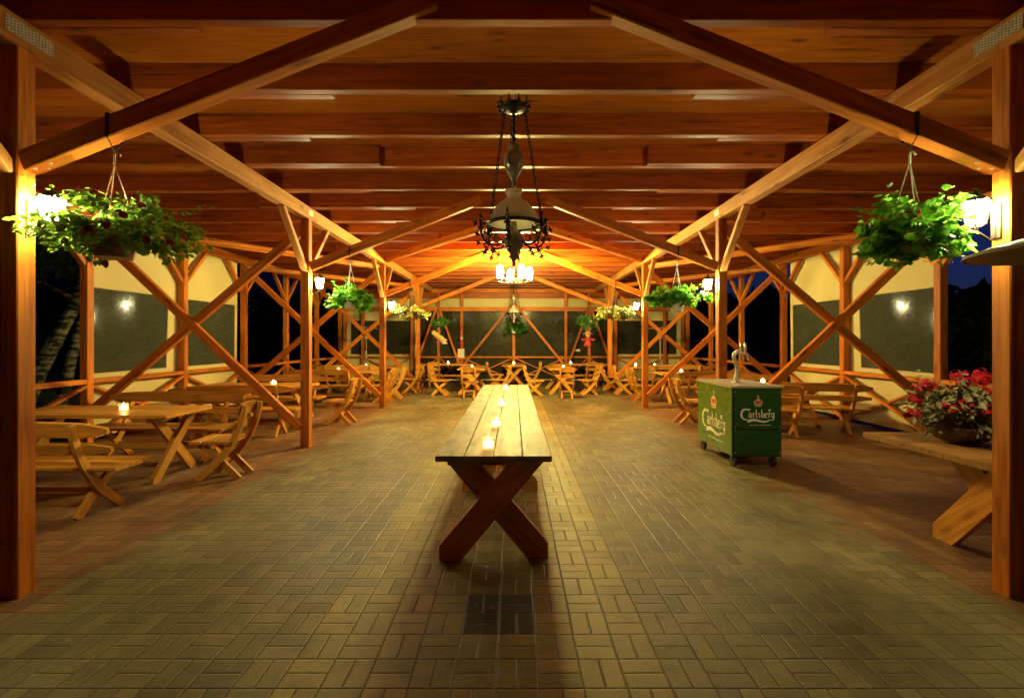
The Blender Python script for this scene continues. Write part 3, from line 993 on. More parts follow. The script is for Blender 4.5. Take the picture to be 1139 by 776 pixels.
# right aisle
table('varnished plank table in the right aisle hidden partly by the beer cart', 4.8, 9.15)
chair('chair right behind the beer cart with its back to us, first of the pair', 4.55, 8.05, -12)
bench('angled bench behind the beer cart under the right windows', 5.12, 8.42, -14)
bench('bench along the far side of the right table behind the beer cart', 4.9, 9.95, 180)
chair('chair at the inner end of the right table, just left of the beer cart', 3.42, 9.25, -86)
table('varnished plank table in the far right aisle carrying one candle', 4.75, 12.45)
bench('bench on our side of the far right table with one candle', 4.9, 11.7, 0)
chair('chair at the inner end of the far right aisle table with one candle', 3.34, 12.55, -84)
table('last varnished table of the right aisle near the tall heater', 4.7, 15.4)
chair('chair at the inner end of the last right table, beside the third right post', 3.28, 14.3, -88)
chair('second chair at the inner end of the last right table, farther along', 3.15, 15.5, -92)
bench('bench on our side of the last right table', 4.9, 14.6, 0)

# the table that carries the flower bowl
FT = make_table('flower_table', 'plank table with broad crossed legs beside the near right post, holding a flower bowl', 'table', 1.30, 1.22, 0.774, [-0.34, 0.40], 0.20, 0.05, 6, M['ftop'], M['furn'], 0.045, over=1.0, half=0.40, shift=-0.22)
FT.location = (3.82, 3.72, 0)

# ------------------------------------------------------------------ candles
cand = thing('tealight_candle', 'largest lit candle glass, on the near end of the long table', 'candle', (-0.196, 3.66, 0.775), group='lit candle glasses on the tables')
mb = MB(); lathe(mb, [(0.040, 0.0), (0.046, 0.012), (0.048, 0.085), (0.0455, 0.085), (0.043, 0.014), (0.001, 0.012)], n=20)
mb.build('glass_cup', M['glass'], cand, smooth=True)
mb = MB(); lathe(mb, [(0.001, 0.0145), (0.041, 0.0145), (0.042, 0.055), (0.030, 0.058), (0.001, 0.054)], n=16)
mb.build('wax', M['wax'], cand, smooth=True)
mb = MB(); lathe(mb, [(0.001, 0.055), (0.007, 0.066), (0.006, 0.078), (0.001, 0.094)], n=8)
mb.build('flame', M['flame'], cand, smooth=True)
for lab, x, y in (
        ('second lit candle glass from the near end of the long table', -0.168, 4.58),
        ('third lit candle glass from the near end of the long table', -0.15, 6.0),
        ('farthest lit candle glass on the long table', -0.13, 7.96),
        ('lit candle glass on the near left aisle table', -4.60, 5.62),
        ('lit candle glass on the second left aisle table', -4.5, 8.93),
        ('lit candle glass on the third left aisle table', -4.78, 13.0),
        ('lit candle glass on the last left aisle table', -4.68, 15.1),
        ('lit candle glass on the far table left of centre with the back-turned chair', -1.26, 14.4),
        ('lit candle glass on the far table beneath the paper notice', -2.36, 17.15),
        ('lit candle glass on the farthest centre table', 0.0, 17.0),
        ('lit candle glass on the far table right of centre with the back-turned chair', 1.5, 14.4),
        ('lit candle glass on the far table below the red and straw doll', 2.05, 17.15),
        ('lit candle glass on the last right aisle table, nearer one', 4.55, 15.4),
        ('lit candle glass on the last right aisle table, farther one', 4.0, 15.65),
        ('lit candle glass on the far right aisle table', 4.36, 12.4),
        ('lit candle glass on the right table just above the beer cart top', 4.86, 9.3)):
    dup(cand, lab, (x, y, 0.775))

# ------------------------------------------------------------------ post lanterns
lan = thing('post_lantern', 'lit lantern on the near left post behind the big petunia basket', 'lantern', (-3.074, 3.03, 2.44), group='lit lanterns on the inner posts')
# local: +X points into the hall from the post face
LX = 0.135
def ring4(r, z):
    return [(LX + r * math.cos(PI / 4 + k * PI / 2), r * math.sin(PI / 4 + k * PI / 2), z) for k in range(4)]
mb = MB()
vs = ring4(0.040, -0.085) + ring4(0.068, 0.062)
mb.add(vs, [(k, (k + 1) % 4, 4 + (k + 1) % 4, 4 + k) for k in range(4)] + [(3, 2, 1, 0), (4, 5, 6, 7)])
mb.build('lantern_glass', M['lampglow'], lan)
mb = MB()
a, b = ring4(0.044, -0.089), ring4(0.073, 0.066)
for k in range(4):
    tube(mb, [a[k], b[k]], 0.006, 5)
    tube(mb, [a[k], a[(k + 1) % 4]], 0.006, 5)
    tube(mb, [b[k], b[(k + 1) % 4]], 0.007, 5)
tube(mb, [a[0], a[2]], 0.006, 5)
tube(mb, [(LX, 0, -0.125), (LX, 0, -0.088)], [0.006, 0.014], 6)
tube(mb, [(0.012, 0, -0.02), (0.012, 0, -0.16), (0.05, 0, -0.18), (LX, 0, -0.125)], 0.008, 6)
mb.build('lantern_frame', M['iron'], lan)
mb = MB()
lathe(mb, [(0.080, 0.066), (0.060, 0.08), (0.03, 0.11), (0.018, 0.12), (0.010, 0.135), (0.014, 0.146), (0.001, 0.156)], (LX, 0, 0), 4)
mb.build('lantern_roof', M['iron'], lan)
mb = MB()
box(mb, (0.006, 0, -0.06), (0.012, 0.06, 0.22))
mb.build('back_plate', M['iron'], lan)
LG = 'lit lanterns on the inner posts'
dup(lan, 'lit lantern on the near right post beside the geranium basket', (3.074, 3.03, 2.42), PI)
dup(lan, 'lit lantern on the second left post above the aisle tables', (-3.074, 7.21, 2.48))
dup(lan, 'lit lantern on the second right post above the beer cart', (3.074, 7.21, 2.46), PI)
dup(lan, 'lit lantern on the third left post beside the pale hanging basket', (-3.074, 11.41, 2.46))
dup(lan, 'lit lantern on the third right post beside the pale hanging basket', (3.074, 11.41, 2.44), PI)

# ------------------------------------------------------------------ chandeliers
def chain(mb, p0, p1, link=0.035, r=0.0035):
    p0 = Vector(p0); p1 = Vector(p1)
    d = p1 - p0; n = max(2, int(d.length / (link * 0.72)))
    dn = d.normalized()
    s = dn.orthogonal().normalized(); t = dn.cross(s)
    for i in range(n):
        c = p0 + d * ((i + 0.5) / n)
        q = s if i % 2 else t
        pts = [c + dn * (math.cos(2 * PI * k / 8) * link / 2) + q * (math.sin(2 * PI * k / 8) * link * 0.30) for k in range(8)]
        tube(mb, pts, r, 4, closed=True)

def make_chandelier(label, loc):
    root = thing('oil_lamp_chandelier', label, 'chandelier', loc, group='black oil lamp chandeliers')
    # origin at the joist underside, hangs down about 1.4 m
    mb = MB(); tube(mb, [(0, 0, 0.0), (0, 0, -0.05), (0.012, 0, -0.065), (0, 0, -0.08)], 0.006, 6); mb.build('hook', M['galv'], root)
    mb = MB()
    lathe(mb, [(0.02, -0.08), (0.03, -0.09), (0.10, -0.105), (0.115, -0.12), (0.10, -0.135), (0.04, -0.15), (0.02, -0.17)], n=16)
    for k in range(10):
        a = 2 * PI * k / 10
        c, s = math.cos(a), math.sin(a)
        tube(mb, [(0.10 * c, 0.10 * s, -0.12), (0.125 * c, 0.125 * s, -0.10), (0.13 * c, 0.13 * s, -0.075), (0.115 * c, 0.115 * s, -0.07)], 0.006, 5)
        tube(mb, [(0.10 * c, 0.10 * s, -0.125), (0.125 * c, 0.125 * s, -0.15), (0.112 * c, 0.112 * s, -0.17)], 0.006, 5)
        blob(mb, (0.128 * c, 0.128 * s, -0.118), (0.014, 0.014, 0.014), 6, 4)
    mb.build('ceiling_crown', M['iron'], root, smooth=True)
    ZR = -1.08     # ring height
    for k in range(3):
        a = R(100 + 120 * k)
        mb = MB()
        chain(mb, (0.09 * math.cos(a), 0.09 * math.sin(a), -0.15), (0.235 * math.cos(a), 0.235 * math.sin(a), ZR + 0.03), 0.042, 0.0042)
        mb.build('chain', M['iron'], root)
    # counterweight vase
    mb = MB(); tube(mb, [(0, 0, -0.16), (0, 0, -0.44)], 0.012, 6)
    for z in (-0.2, -0.26, -0.32, -0.38):
        blob(mb, (0, 0, z), (0.022, 0.022, 0.018), 8, 5)
    mb.build('stem', M['iron'], root, smooth=True)
    mb = MB(); lathe(mb, [(0.02, -0.42), (0.045, -0.43), (0.05, -0.45), (0.035, -0.47), (0.07, -0.50), (0.088, -0.55), (0.08, -0.60), (0.05, -0.66), (0.028, -0.70), (0.016, -0.74), (0.022, -0.76), (0.001, -0.78)], n=20)
    mb.build('counterweight', M['font'], root, smooth=True)
    mb = MB(); lathe(mb, [(0.058, -0.805), (0.074, -0.80), (0.062, -0.825), (0.052, -0.85), (0.075, -0.875), (0.12, -0.905), (0.165, -0.955), (0.192, -1.01), (0.203, -1.07),
                          (0.199, -1.07), (0.187, -1.01), (0.16, -0.958), (0.115, -0.91), (0.07, -0.88), (0.047, -0.85), (0.055, -0.825), (0.054, -0.805)], n=32, cap=False)
    mb.build('dome_shade', M['milk'], root, smooth=True)
    mb = MB()
    pts = [(0.207 * math.cos(2 * PI * k / 32), 0.207 * math.sin(2 * PI * k / 32), ZR + 0.005) for k in range(32)]
    tube(mb, pts, 0.010, 6, closed=True)
    tube(mb, [(p[0] * 1.14, p[1] * 1.14, ZR + 0.01) for p in pts], 0.006, 6, closed=True)
    mb.build('shade_ring', M['darkmetal'], root, smooth=True)
    mb = MB(); lathe(mb, [(0.02, -1.05), (0.03, -1.10), (0.032, -1.13), (0.06, -1.15), (0.085, -1.19), (0.09, -1.22), (0.075, -1.26), (0.04, -1.30), (0.03, -1.32), (0.045, -1.335), (0.02, -1.36), (0.012, -1.39), (0.018, -1.40), (0.001, -1.42)], n=20)
    mb.build('oil_font', M['fontpale'], root, smooth=True)
    for k in range(6):
        a = R(20 + 60 * k)
        c, s = math.cos(a), math.sin(a)
        mb = MB()
        path = [(0.085, -1.22), (0.14, -1.25), (0.20, -1.25), (0.25, -1.22), (0.275, -1.17), (0.28, -1.13)]
        tube(mb, [(r * c, r * s, z) for r, z in path], 0.009, 6)
        for (r0, z0, rr, sg) in ((0.15, -1.205, 0.032, 1), (0.205, -1.175, 0.026, -1), (0.235, -1.26, 0.024, 1), (0.24, -1.10, 0.024, 1)):
            pts = []
            for i in range(12):
                t = i / 11 * 2 * PI * 1.25
                q = rr * (1 - 0.55 * i / 11)
                pts.append(((r0 + sg * q * math.cos(t)) * c, (r0 + sg * q * math.cos(t)) * s, z0 + q * math.sin(t)))
            tube(mb, pts, 0.005, 5)
        # leaf sprays and the candle cup
        for (r0, z0) in ((0.31, -1.17), (0.30, -1.24), (0.25, -1.315), (0.325, -1.09), (0.28, -1.03), (0.20, -1.13), (0.17, -1.30)):
            for kk in range(4):
                aa = PI / 2 * kk + 0.4
                tube(mb, [(r0 * c, r0 * s, z0), ((r0 + 0.028 * math.cos(aa)) * c, (r0 + 0.028 * math.cos(aa)) * s, z0 + 0.028 * math.sin(aa))], [0.010, 0.004], 4)
        tube(mb, [(0.235 * c, 0.235 * s, -1.26), (0.24 * c, 0.24 * s, -1.34)], [0.005, 0.003], 5)
        lathe(mb, [(0.006, -1.14), (0.028, -1.125), (0.03, -1.115), (0.014, -1.11), (0.014, -1.06)], (0.28 * c, 0.28 * s, 0), 10)
        mb.build('scroll_arm', M['iron'], root, smooth=True)
    return root

CHD = make_chandelier('black wrought chandelier with white dome shade hanging above the long table', (0.0, 3.88, ZJ))
dup(CHD, 'small looking black chandelier with white dome far off before the back screen', (0.0, 16.4, ZJ))

lc = thing('lit_chandelier', 'brightly lit chandelier of glowing cups under the third roof frame', 'chandelier', (0, 11.0, 0))
mb = MB(); tube(mb, [(0, 0, 3.62), (0, 0, 2.98)], 0.014, 8); lathe(mb, [(0.001, 3.62), (0.06, 3.615), (0.05, 3.58), (0.014, 3.56)], n=14)
lathe(mb, [(0.014, 3.05), (0.05, 3.03), (0.06, 2.99), (0.03, 2.95), (0.001, 2.92)], n=14)
mb.build('stem', M['darkmetal'], lc, smooth=True)
mb = MB()
pts = [(0.37 * math.cos(2 * PI * k / 32), 0.37 * math.sin(2 * PI * k / 32), 2.985) for k in range(32)]
tube(mb, pts, 0.014, 6, closed=True)
for k in range(4):
    a = R(45 + 90 * k)
    tube(mb, [(0.03 * math.cos(a), 0.03 * math.sin(a), 2.985), (0.36 * math.cos(a), 0.36 * math.sin(a), 2.985)], 0.009, 6)
mb.build('wheel', M['darkmetal'], lc, smooth=True)
for x, y_ in ((-0.31, -0.20), (-0.08, 0.36), (0.17, -0.33), (0.36, 0.09)):
    mb = MB(); lathe(mb, [(0.04, 3.005), (0.066, 3.03), (0.074, 3.10), (0.078, 3.20), (0.062, 3.27), (0.03, 3.31), (0.001, 3.315)], (x, y_, 0), 14)
    cup = mb.build('lamp_cup', M['cupglow'], lc, smooth=True)
    mb = MB(); lathe(mb, [(0.02, 2.99), (0.05, 2.995), (0.05, 3.003), (0.02, 3.004)], (x, y_, 0), 12)
    mb.build('cup_holder', M['darkmetal'], cup, smooth=True)

# ------------------------------------------------------------------ hanging baskets
def foliage_ball(n, rx, ry, rz, ln, kind='oval', droop=0.4, flat=1.0, holes=5, seed=0, clumps=26):
    """leaves in clumps spread through an uneven cushion; returns (leaf mesh, surface points)"""
    rnd = random.Random(seed)
    mb = MB(); surf = []
    cl = []
    for i in range(clumps):
        a = rnd.uniform(0, 2 * PI); q = math.sqrt(rnd.random())
        z = rnd.uniform(-0.75, 1.0) * math.sqrt(max(0, 1 - q * q * 0.8))
        e = rnd.uniform(0.75, 1.12)
        cl.append((Vector((q * rx * math.cos(a) * e, q * ry * math.sin(a) * e, z * rz * e - droop * rz * q * q)), rnd.uniform(0.55, 1.0), rnd.random()))
    for i in range(n):
        c, s, tone = rnd.choice(cl)
        d = Vector((rnd.gauss(0, 1), rnd.gauss(0, 1), rnd.gauss(0, 1))).normalized() * (rnd.random() ** 0.45)
        w = min(rx, rz * 1.5) * (0.42 if clumps < 30 else 0.34) * s
        p = c + Vector((d.x * w, d.y * w, d.z * w * 0.8))
        out = Vector((p.x, p.y, 0))
        out = out.normalized() if out.length > 1e-4 else Vector((1, 0, 0))
        nrm = Vector((0, 0, 1)) * 0.8 + out * 0.5 + Vector((rnd.gauss(0, 0.5), rnd.gauss(0, 0.5), rnd.gauss(0, 0.35)))
        ax = out + Vector((rnd.gauss(0, 0.7), rnd.gauss(0, 0.7), rnd.gauss(-0.2, 0.4)))
        l = ln * rnd.choice((rnd.uniform(0.4, 0.8), rnd.uniform(0.7, 1.3)))
        leaf(mb, p, nrm, ax, l, l * (0.62 if kind == 'oval' else 0.95), min(1, max(0, tone * 0.6 + rnd.random() * 0.4)), 0.3, kind)
        surf.append(p)
    for i in range(max(6, clumps // 4)):
        a = rnd.uniform(0, 2 * PI); up_ = rnd.uniform(-0.5, 1.1)
        tip = Vector((rx * math.cos(a) * rnd.uniform(0.75, 1.25), ry * math.sin(a) * rnd.uniform(0.75, 1.25), rz * up_ * 1.15))
        st_ = tip * 0.6
        for j in range(9):
            t = j / 8
            p = st_.lerp(tip, t) + Vector((rnd.gauss(0, 0.012), rnd.gauss(0, 0.012), rnd.gauss(0, 0.012)))
            l = ln * rnd.uniform(0.5, 0.9)
            leaf(mb, p, Vector((rnd.gauss(0, 0.5), rnd.gauss(0, 0.5), 1)), (tip - st_) + rdir() * 0.1, l, l * (0.62 if kind == 'oval' else 0.95), rnd.uniform(0.5, 1), 0.3, kind)
    return mb, cl

def flowers(cl, n, r, seed, size=0.02, petals=5, bias=1.0):
    rnd = random.Random(seed)
    mb = MB()
    for i in range(n):
        c, s, t = rnd.choice(cl)
        d = Vector((rnd.gauss(0, 1), rnd.gauss(0, 1), rnd.gauss(0.3, 0.8))).normalized()
        p = c + d * r * s
        q = Vector((p.x, p.y, 0)); q = q.normalized() if q.length > 1e-3 else Vector((0, -1, 0))
        nrm = (q + Vector((0, 0, 0.4)) + d * 0.5).normalized()
        t0 = nrm.orthogonal().normalized(); t1 = nrm.cross(t0)
        tone = rnd.random()
        for k in range(petals):
            a = 2 * PI * k / petals + rnd.random()
            leaf(mb, p, nrm, t0 * math.cos(a) + t1 * math.sin(a), size, size * 0.9, tone, 0.4, 'round')
    return mb

def hanger(root, ztop, zpot, r, mat, n=3, hook=True, strapz=None):
    if hook:
        mb = MB()
        pts = [(0, 0, ztop - 0.10), (0, 0, ztop - 0.045)] + [(0.018 - 0.018 * math.cos(t), 0, ztop - 0.045 + 0.018 * math.sin(t) * 1.2) for t in (0.6, 1.2, 1.9, 2.6, 3.2)]
        tube(mb, pts, 0.006, 6)
        mb.build('hook', mat, root, smooth=True)
    for k in range(n):
        a = 2 * PI * k / n + 0.5
        mb = MB()
        tube(mb, [(0, 0, ztop - 0.095), (r * math.cos(a), r * math.sin(a), zpot)], 0.0035, 5)
        mb.build('hanging_cord', mat, root)

def pot(root, mat, r0, r1, h, z):
    mb = MB(); lathe(mb, [(r0, z), (r1, z + h), (r1 + 0.008, z + h), (r1 + 0.008, z + h + 0.02), (r1 - 0.01, z + h + 0.02), (r1 - 0.015, z + h - 0.02), (0.001, z + h - 0.02)], n=22)
    mb.build('pot', mat, root, smooth=False)

def strap(root, z0, z1, y0=-0.06, hgt=0.14):
    """black band round the brace"""
    mb = MB()
    for s in (-1, 1):
        beam(mb, (0, s * 0.058, z0 - 0.01), (0, s * 0.058, z0 + hgt), 0.022, 0.004, up=(0, 1, 0), c=0.001)
    beam(mb, (0, -0.06, z0 + hgt), (0, 0.06, z0 + hgt), 0.022, 0.004, c=0.001)
    tube(mb, [(0, -0.058, z0 - 0.005), (0, -0.02, z0 - 0.05), (0, 0, z0 - 0.075), (0, 0.02, z0 - 0.05), (0, 0.058, z0 - 0.005)], 0.004, 5)
    mb.build('strap', M['strap'], root)

HG = 'hanging flower baskets under the roof braces'
# brace height at x: 2.70..3.60 from |x| 3.13 to 0.56
def brace_bottom(x):
    return 2.72 + (3.075 - abs(x)) * 0.396 - 0.07

def basket(label, x, y, zpot, potmat, potr, poth, cordmat, leafmat, n, rx, ry, rz, ln, kind, droop, dz, seed, fl=None, clumps=26, offx=0.0):
    root = thing('hanging_basket', label, 'hanging plant', (x, y, 0), group=HG)
    zb = brace_bottom(x)
    strap(root, zb, zb + 0.15)
    hanger(root, zb - 0.06, zpot + poth, potr, cordmat, 3)
    pot(root, potmat, potr * 0.72, potr, poth, zpot)
    mb, cl = foliage_ball(n, rx, ry, rz, ln, kind, droop, seed=seed, clumps=clumps)
    mb.build('foliage', leafmat, root, (offx, 0, zpot + poth + dz))
    # stems from the soil into the leaf clumps
    st = MB()
    for (c, s, t) in cl[::2]:
        st_p = Vector((offx, 0, zpot + poth + dz)) + c
        tube(st, [(0, 0, zpot + poth - 0.03), (st_p.x * 0.45, st_p.y * 0.45, max(zpot + poth, st_p.z * 0.5 + (zpot + poth) * 0.5) + 0.03), tuple(st_p)], 0.004, 4)
    st.build('stems', M['leafp'], root)['kind'] = 'stuff'
    for (mat, cnt, sz) in (fl or []):
        f = flowers(cl, cnt, rx * 0.18, seed + cnt, sz)
        f.build('flowers', mat, root, (offx, 0, zpot + poth + dz))['kind'] = 'stuff'
    return root

basket('huge straggly petunia basket with dark red blooms near the left post', -2.52, 3.008, 2.12, M['brownpot'], 0.135, 0.13, M['wire'], M['leafp'], 2800, 0.43, 0.34, 0.19, 0.048, 'oval', 0.60, 0.08, 3,
       [(M['fpurple'], 60, 0.024), (M['fred'], 18, 0.022)], clumps=70, offx=0.06)
basket('bright green geranium basket on white cords near the right lantern', 2.50, 3.008, 2.13, M['whitepot'], 0.12, 0.13, M['cord'], M['leaf'], 1400, 0.26, 0.24, 0.24, 0.050, 'lobed', 0.30, 0.04, 5,
       [(M['fred'], 14, 0.022)], clumps=60)
basket('round green basket with orange blooms below the second left brace', -2.47, 7.208, 2.08, M['whitepot'], 0.11, 0.13, M['cord'], M['leaf'], 1100, 0.27, 0.25, 0.23, 0.055, 'lobed', 0.30, 0.02, 8,
       [(M['forange'], 16, 0.03)], clumps=40)
basket('green basket in a white pot below the second right brace', 2.47, 7.208, 2.04, M['whitepot'], 0.12, 0.14, M['cord'], M['leaf'], 1100, 0.42, 0.30, 0.18, 0.06, 'lobed', 0.2, 0.08, 9,
       [(M['fred'], 6, 0.03)], clumps=44)
basket('pale flowering basket in a terracotta pot below the third left brace', -2.47, 11.408, 2.10, M['terra'], 0.12, 0.13, M['strap'], M['leafy'], 1300, 0.40, 0.32, 0.18, 0.08, 'oval', 0.25, 0.06, 10,
       [(M['fwhite'], 70, 0.034), (M['forange'], 18, 0.03)], clumps=44)
basket('pale flowering basket in a terracotta pot below the third right brace', 2.43, 11.408, 2.08, M['terra'], 0.13, 0.13, M['strap'], M['leafy'], 1300, 0.44, 0.32, 0.18, 0.08, 'oval', 0.25, 0.06, 12,
       [(M['fwhite'], 80, 0.034)], clumps=44)
basket('small green fern basket above the straw ornament at the far left', -2.47, 15.608, 2.10, M['whitepot'], 0.10, 0.10, M['strap'], M['fern'], 600, 0.30, 0.26, 0.18, 0.09, 'oval', 0.35, 0.03, 14, None, 20)
basket('small green fern basket above the red straw doll at the far right', 2.43, 15.608, 2.10, M['whitepot'], 0.10, 0.10, M['strap'], M['fern'], 600, 0.32, 0.26, 0.20, 0.09, 'oval', 0.35, 0.03, 15, [(M['fwhite'], 5, 0.05)], 20)

# fern in the white pot on the back screen's middle post
root = thing('hanging_basket', 'spider plant in a white pot hung on the middle post of the far end', 'hanging plant', (0.0, 17.72, 0), group=HG)
pot(root, M['whitepot'], 0.07, 0.10, 0.16, 1.88)
mb, cl = foliage_ball(500, 0.36, 0.22, 0.22, 0.12, 'oval', 0.5, seed=21, clumps=18)
mb.build('foliage', M['fern'], root, (0, 0, 2.10))
mb = MB(); tube(mb, [(0, 0.27, 2.3), (0, 0.0, 2.32), (0, 0.0, 2.05)], 0.008, 6); mb.build('bracket', M['iron'], root)

# ornaments under the two last baskets
orn = thing('straw_ornament', 'orange and cream straw ornament dangling under the far left fern', 'ornament', (-2.42, 15.608, 0))
mb = MB(); tube(mb, [(0, 0, 2.10), (0, 0, 1.86)], 0.004, 5); mb.build('hanging_cord', M['cord'], orn)
mb = MB()
tube(mb, [(-0.19, 0, 1.85), (-0.12, 0.01, 1.79), (-0.05, 0, 1.73), (0.02, 0.02, 1.68), (0.09, 0, 1.62), (0.19, 0.02, 1.56)], [0.06, 0.10, 0.085, 0.11, 0.09, 0.10], 10)
mb.build('body', M['straw'], orn, smooth=True)
mb = MB(); blob(mb, (-0.20, -0.02, 1.86), (0.085, 0.085, 0.085), 10, 7); mb.build('head', M['straw'], orn, smooth=True)
mb = MB(); lathe(mb, [(0.001, 0), (0.085, 0.002), (0.10, 0.03), (0.06, 0.05), (0.001, 0.055)], (0.16, -0.05, 1.50), 12); mb.build('drum', M['cord'], orn, smooth=True)
mb = MB(); beam(mb, (-0.10, -0.075, 1.76), (0.05, -0.07, 1.64), 0.06, 0.02, c=0.008); mb.build('scarf', M['redcloth'], orn)
dol = thing('straw_doll', 'red clothed straw doll with a wide hat under the far right fern', 'ornament', (2.43, 15.608, 0))
mb = MB(); tube(mb, [(0, 0, 2.10), (0, 0, 1.90)], 0.004, 5); mb.build('hanging_cord', M['cord'], dol)
mb = MB(); lathe(mb, [(0.03, 1.72), (0.06, 1.70), (0.09, 1.60), (0.14, 1.45), (0.12, 1.43), (0.001, 1.44)], n=12); mb.build('dress', M['redcloth'], dol, smooth=True)
mb = MB(); blob(mb, (0, 0, 1.79), (0.075, 0.075, 0.08), 10, 7); mb.build('head', M['straw'], dol, smooth=True)
mb = MB(); lathe(mb, [(0.17, 1.83), (0.16, 1.845), (0.08, 1.86), (0.07, 1.92), (0.001, 1.93)], n=14); mb.build('hat', M['straw'], dol, smooth=True)
for s in (-1, 1):
    mb = MB(); tube(mb, [(0.05 * s, 0, 1.68), (0.17 * s, -0.02, 1.62), (0.22 * s, -0.03, 1.66)], [0.03, 0.025, 0.03], 7); mb.build('arm', M['redcloth'], dol, smooth=True)

# notice, small label and the red charms on the back posts
nt_ = MB(); box(nt_, (-1.99, 17.985, 1.13), (0.25, 0.006, 0.34), 0.001)
tag(nt_.build('paper_notice', M['paper']), 'white paper notice pinned to a far post left of centre', 'notice')
nt_ = MB(); box(nt_, (2.42, 18.12, 1.24), (0.20, 0.006, 0.09), 0.001)
tag(nt_.build('sticker', M['paper']), 'small pale sticker on the dark far screen right of centre', 'sticker')
ch = thing('post_charm', 'red and white charm hanging on the far post above the paper notice', 'ornament', (-1.97, 17.98, 0))
mb = MB(); lathe(mb, [(0.001, 1.42), (0.07, 1.44), (0.09, 1.52), (0.06, 1.60), (0.001, 1.62)], n=10); mb.build('bell', M['redcloth'], ch, smooth=True)
mb = MB(); blob(mb, (0, -0.01, 1.69), (0.06, 0.06, 0.07), 9, 6); mb.build('bow', M['cord'], ch, smooth=True)
mb = MB(); tube(mb, [(0, 0, 1.75), (0, 0.0, 2.0)], 0.004, 5); mb.build('thread', M['cord'], ch)
mb = MB(); blob(mb, (0, -0.005, 2.05), (0.06, 0.05, 0.08), 9, 6); mb.build('tassel_top', M['redcloth'], ch, smooth=True)

# ------------------------------------------------------------------ beer cart
CX0, CX1, CY0, CY1, CZ0, CZ1 = 2.74, 3.36, 5.97, 7.08, 0.15, 1.005
cart = thing('beer_cart', 'green wheeled draught beer cart with white lettering and a crown', 'beer cart', ((CX0 + CX1) / 2, (CY0 + CY1) / 2, 0))
hx, hy = (CX1 - CX0) / 2, (CY1 - CY0) / 2
mb = MB(); box(mb, (0, 0, (CZ0 + CZ1) / 2), (2 * hx - 0.012, 2 * hy - 0.012, CZ1 - CZ0), 0.004); mb.build('cabinet', M['greentrim'], cart)
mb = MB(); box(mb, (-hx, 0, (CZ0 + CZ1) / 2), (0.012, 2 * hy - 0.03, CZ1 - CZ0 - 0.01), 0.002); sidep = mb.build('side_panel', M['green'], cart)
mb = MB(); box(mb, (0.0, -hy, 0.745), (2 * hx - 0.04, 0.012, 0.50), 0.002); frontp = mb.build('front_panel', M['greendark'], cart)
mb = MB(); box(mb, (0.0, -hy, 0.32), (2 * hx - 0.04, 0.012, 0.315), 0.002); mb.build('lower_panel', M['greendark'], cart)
mb = MB(); box(mb, (0, 0, CZ1 + 0.016), (2 * hx + 0.04, 2 * hy + 0.05, 0.03), 0.006); mb.build('counter', M['cartop'], cart)
mb = MB()
for z in (0.2, 0.48, 0.52, 0.75, 0.96):
    for x in (-hx + 0.03, hx - 0.03):
        lathe(mb, [(0.007, 0), (0.005, 0.004), (0.001, 0.005)], (x, -hy - 0.006, z), 6)
rv = mb
# rivets as flat studs on the front edge
mb = MB()
for z in (0.2, 0.48, 0.52, 0.75, 0.96):
    for x in (-hx + 0.032, hx - 0.032):
        box(mb, (x, -hy - 0.007, z), (0.012, 0.004, 0.012), 0.003)
r_ = mb.build('rivets', M['steel'], cart); r_['kind'] = 'stuff'
for (x, y_) in ((-hx + 0.06, -hy + 0.08), (hx - 0.06, -hy + 0.08), (-hx + 0.06, hy - 0.08), (hx - 0.06, hy - 0.08)):
    mb = MB()
    vs = []
    prism(mb, [(0.075 * math.cos(2 * PI * k / 18), 0.075 * math.sin(2 * PI * k / 18)) for k in range(18)], (x, y_ + 0.03, 0.0755), (0, 1, 0), (0, 0, 1), (1, 0, 0), 0.035)
    w = mb.build('wheel', M['rubber'], cart)
    mb = MB()
    prism(mb, [(0.028 * math.cos(2 * PI * k / 14), 0.028 * math.sin(2 * PI * k / 14)) for k in range(14)], (x, y_ + 0.03, 0.0755), (0, 1, 0), (0, 0, 1), (1, 0, 0), 0.039)
    mb.build('hub', M['iron'], w)
    mb = MB()
    for s in (-1, 1):
        beam(mb, (x + s * 0.026, y_ + 0.03, 0.066), (x + s * 0.026, y_ + 0.005, 0.146), 0.035, 0.005, up=(1, 0, 0), c=0.001)
    box(mb, (x, y_, 0.146), (0.07, 0.08, 0.008), 0.001)
    mb.build('fork', M['iron'], w)
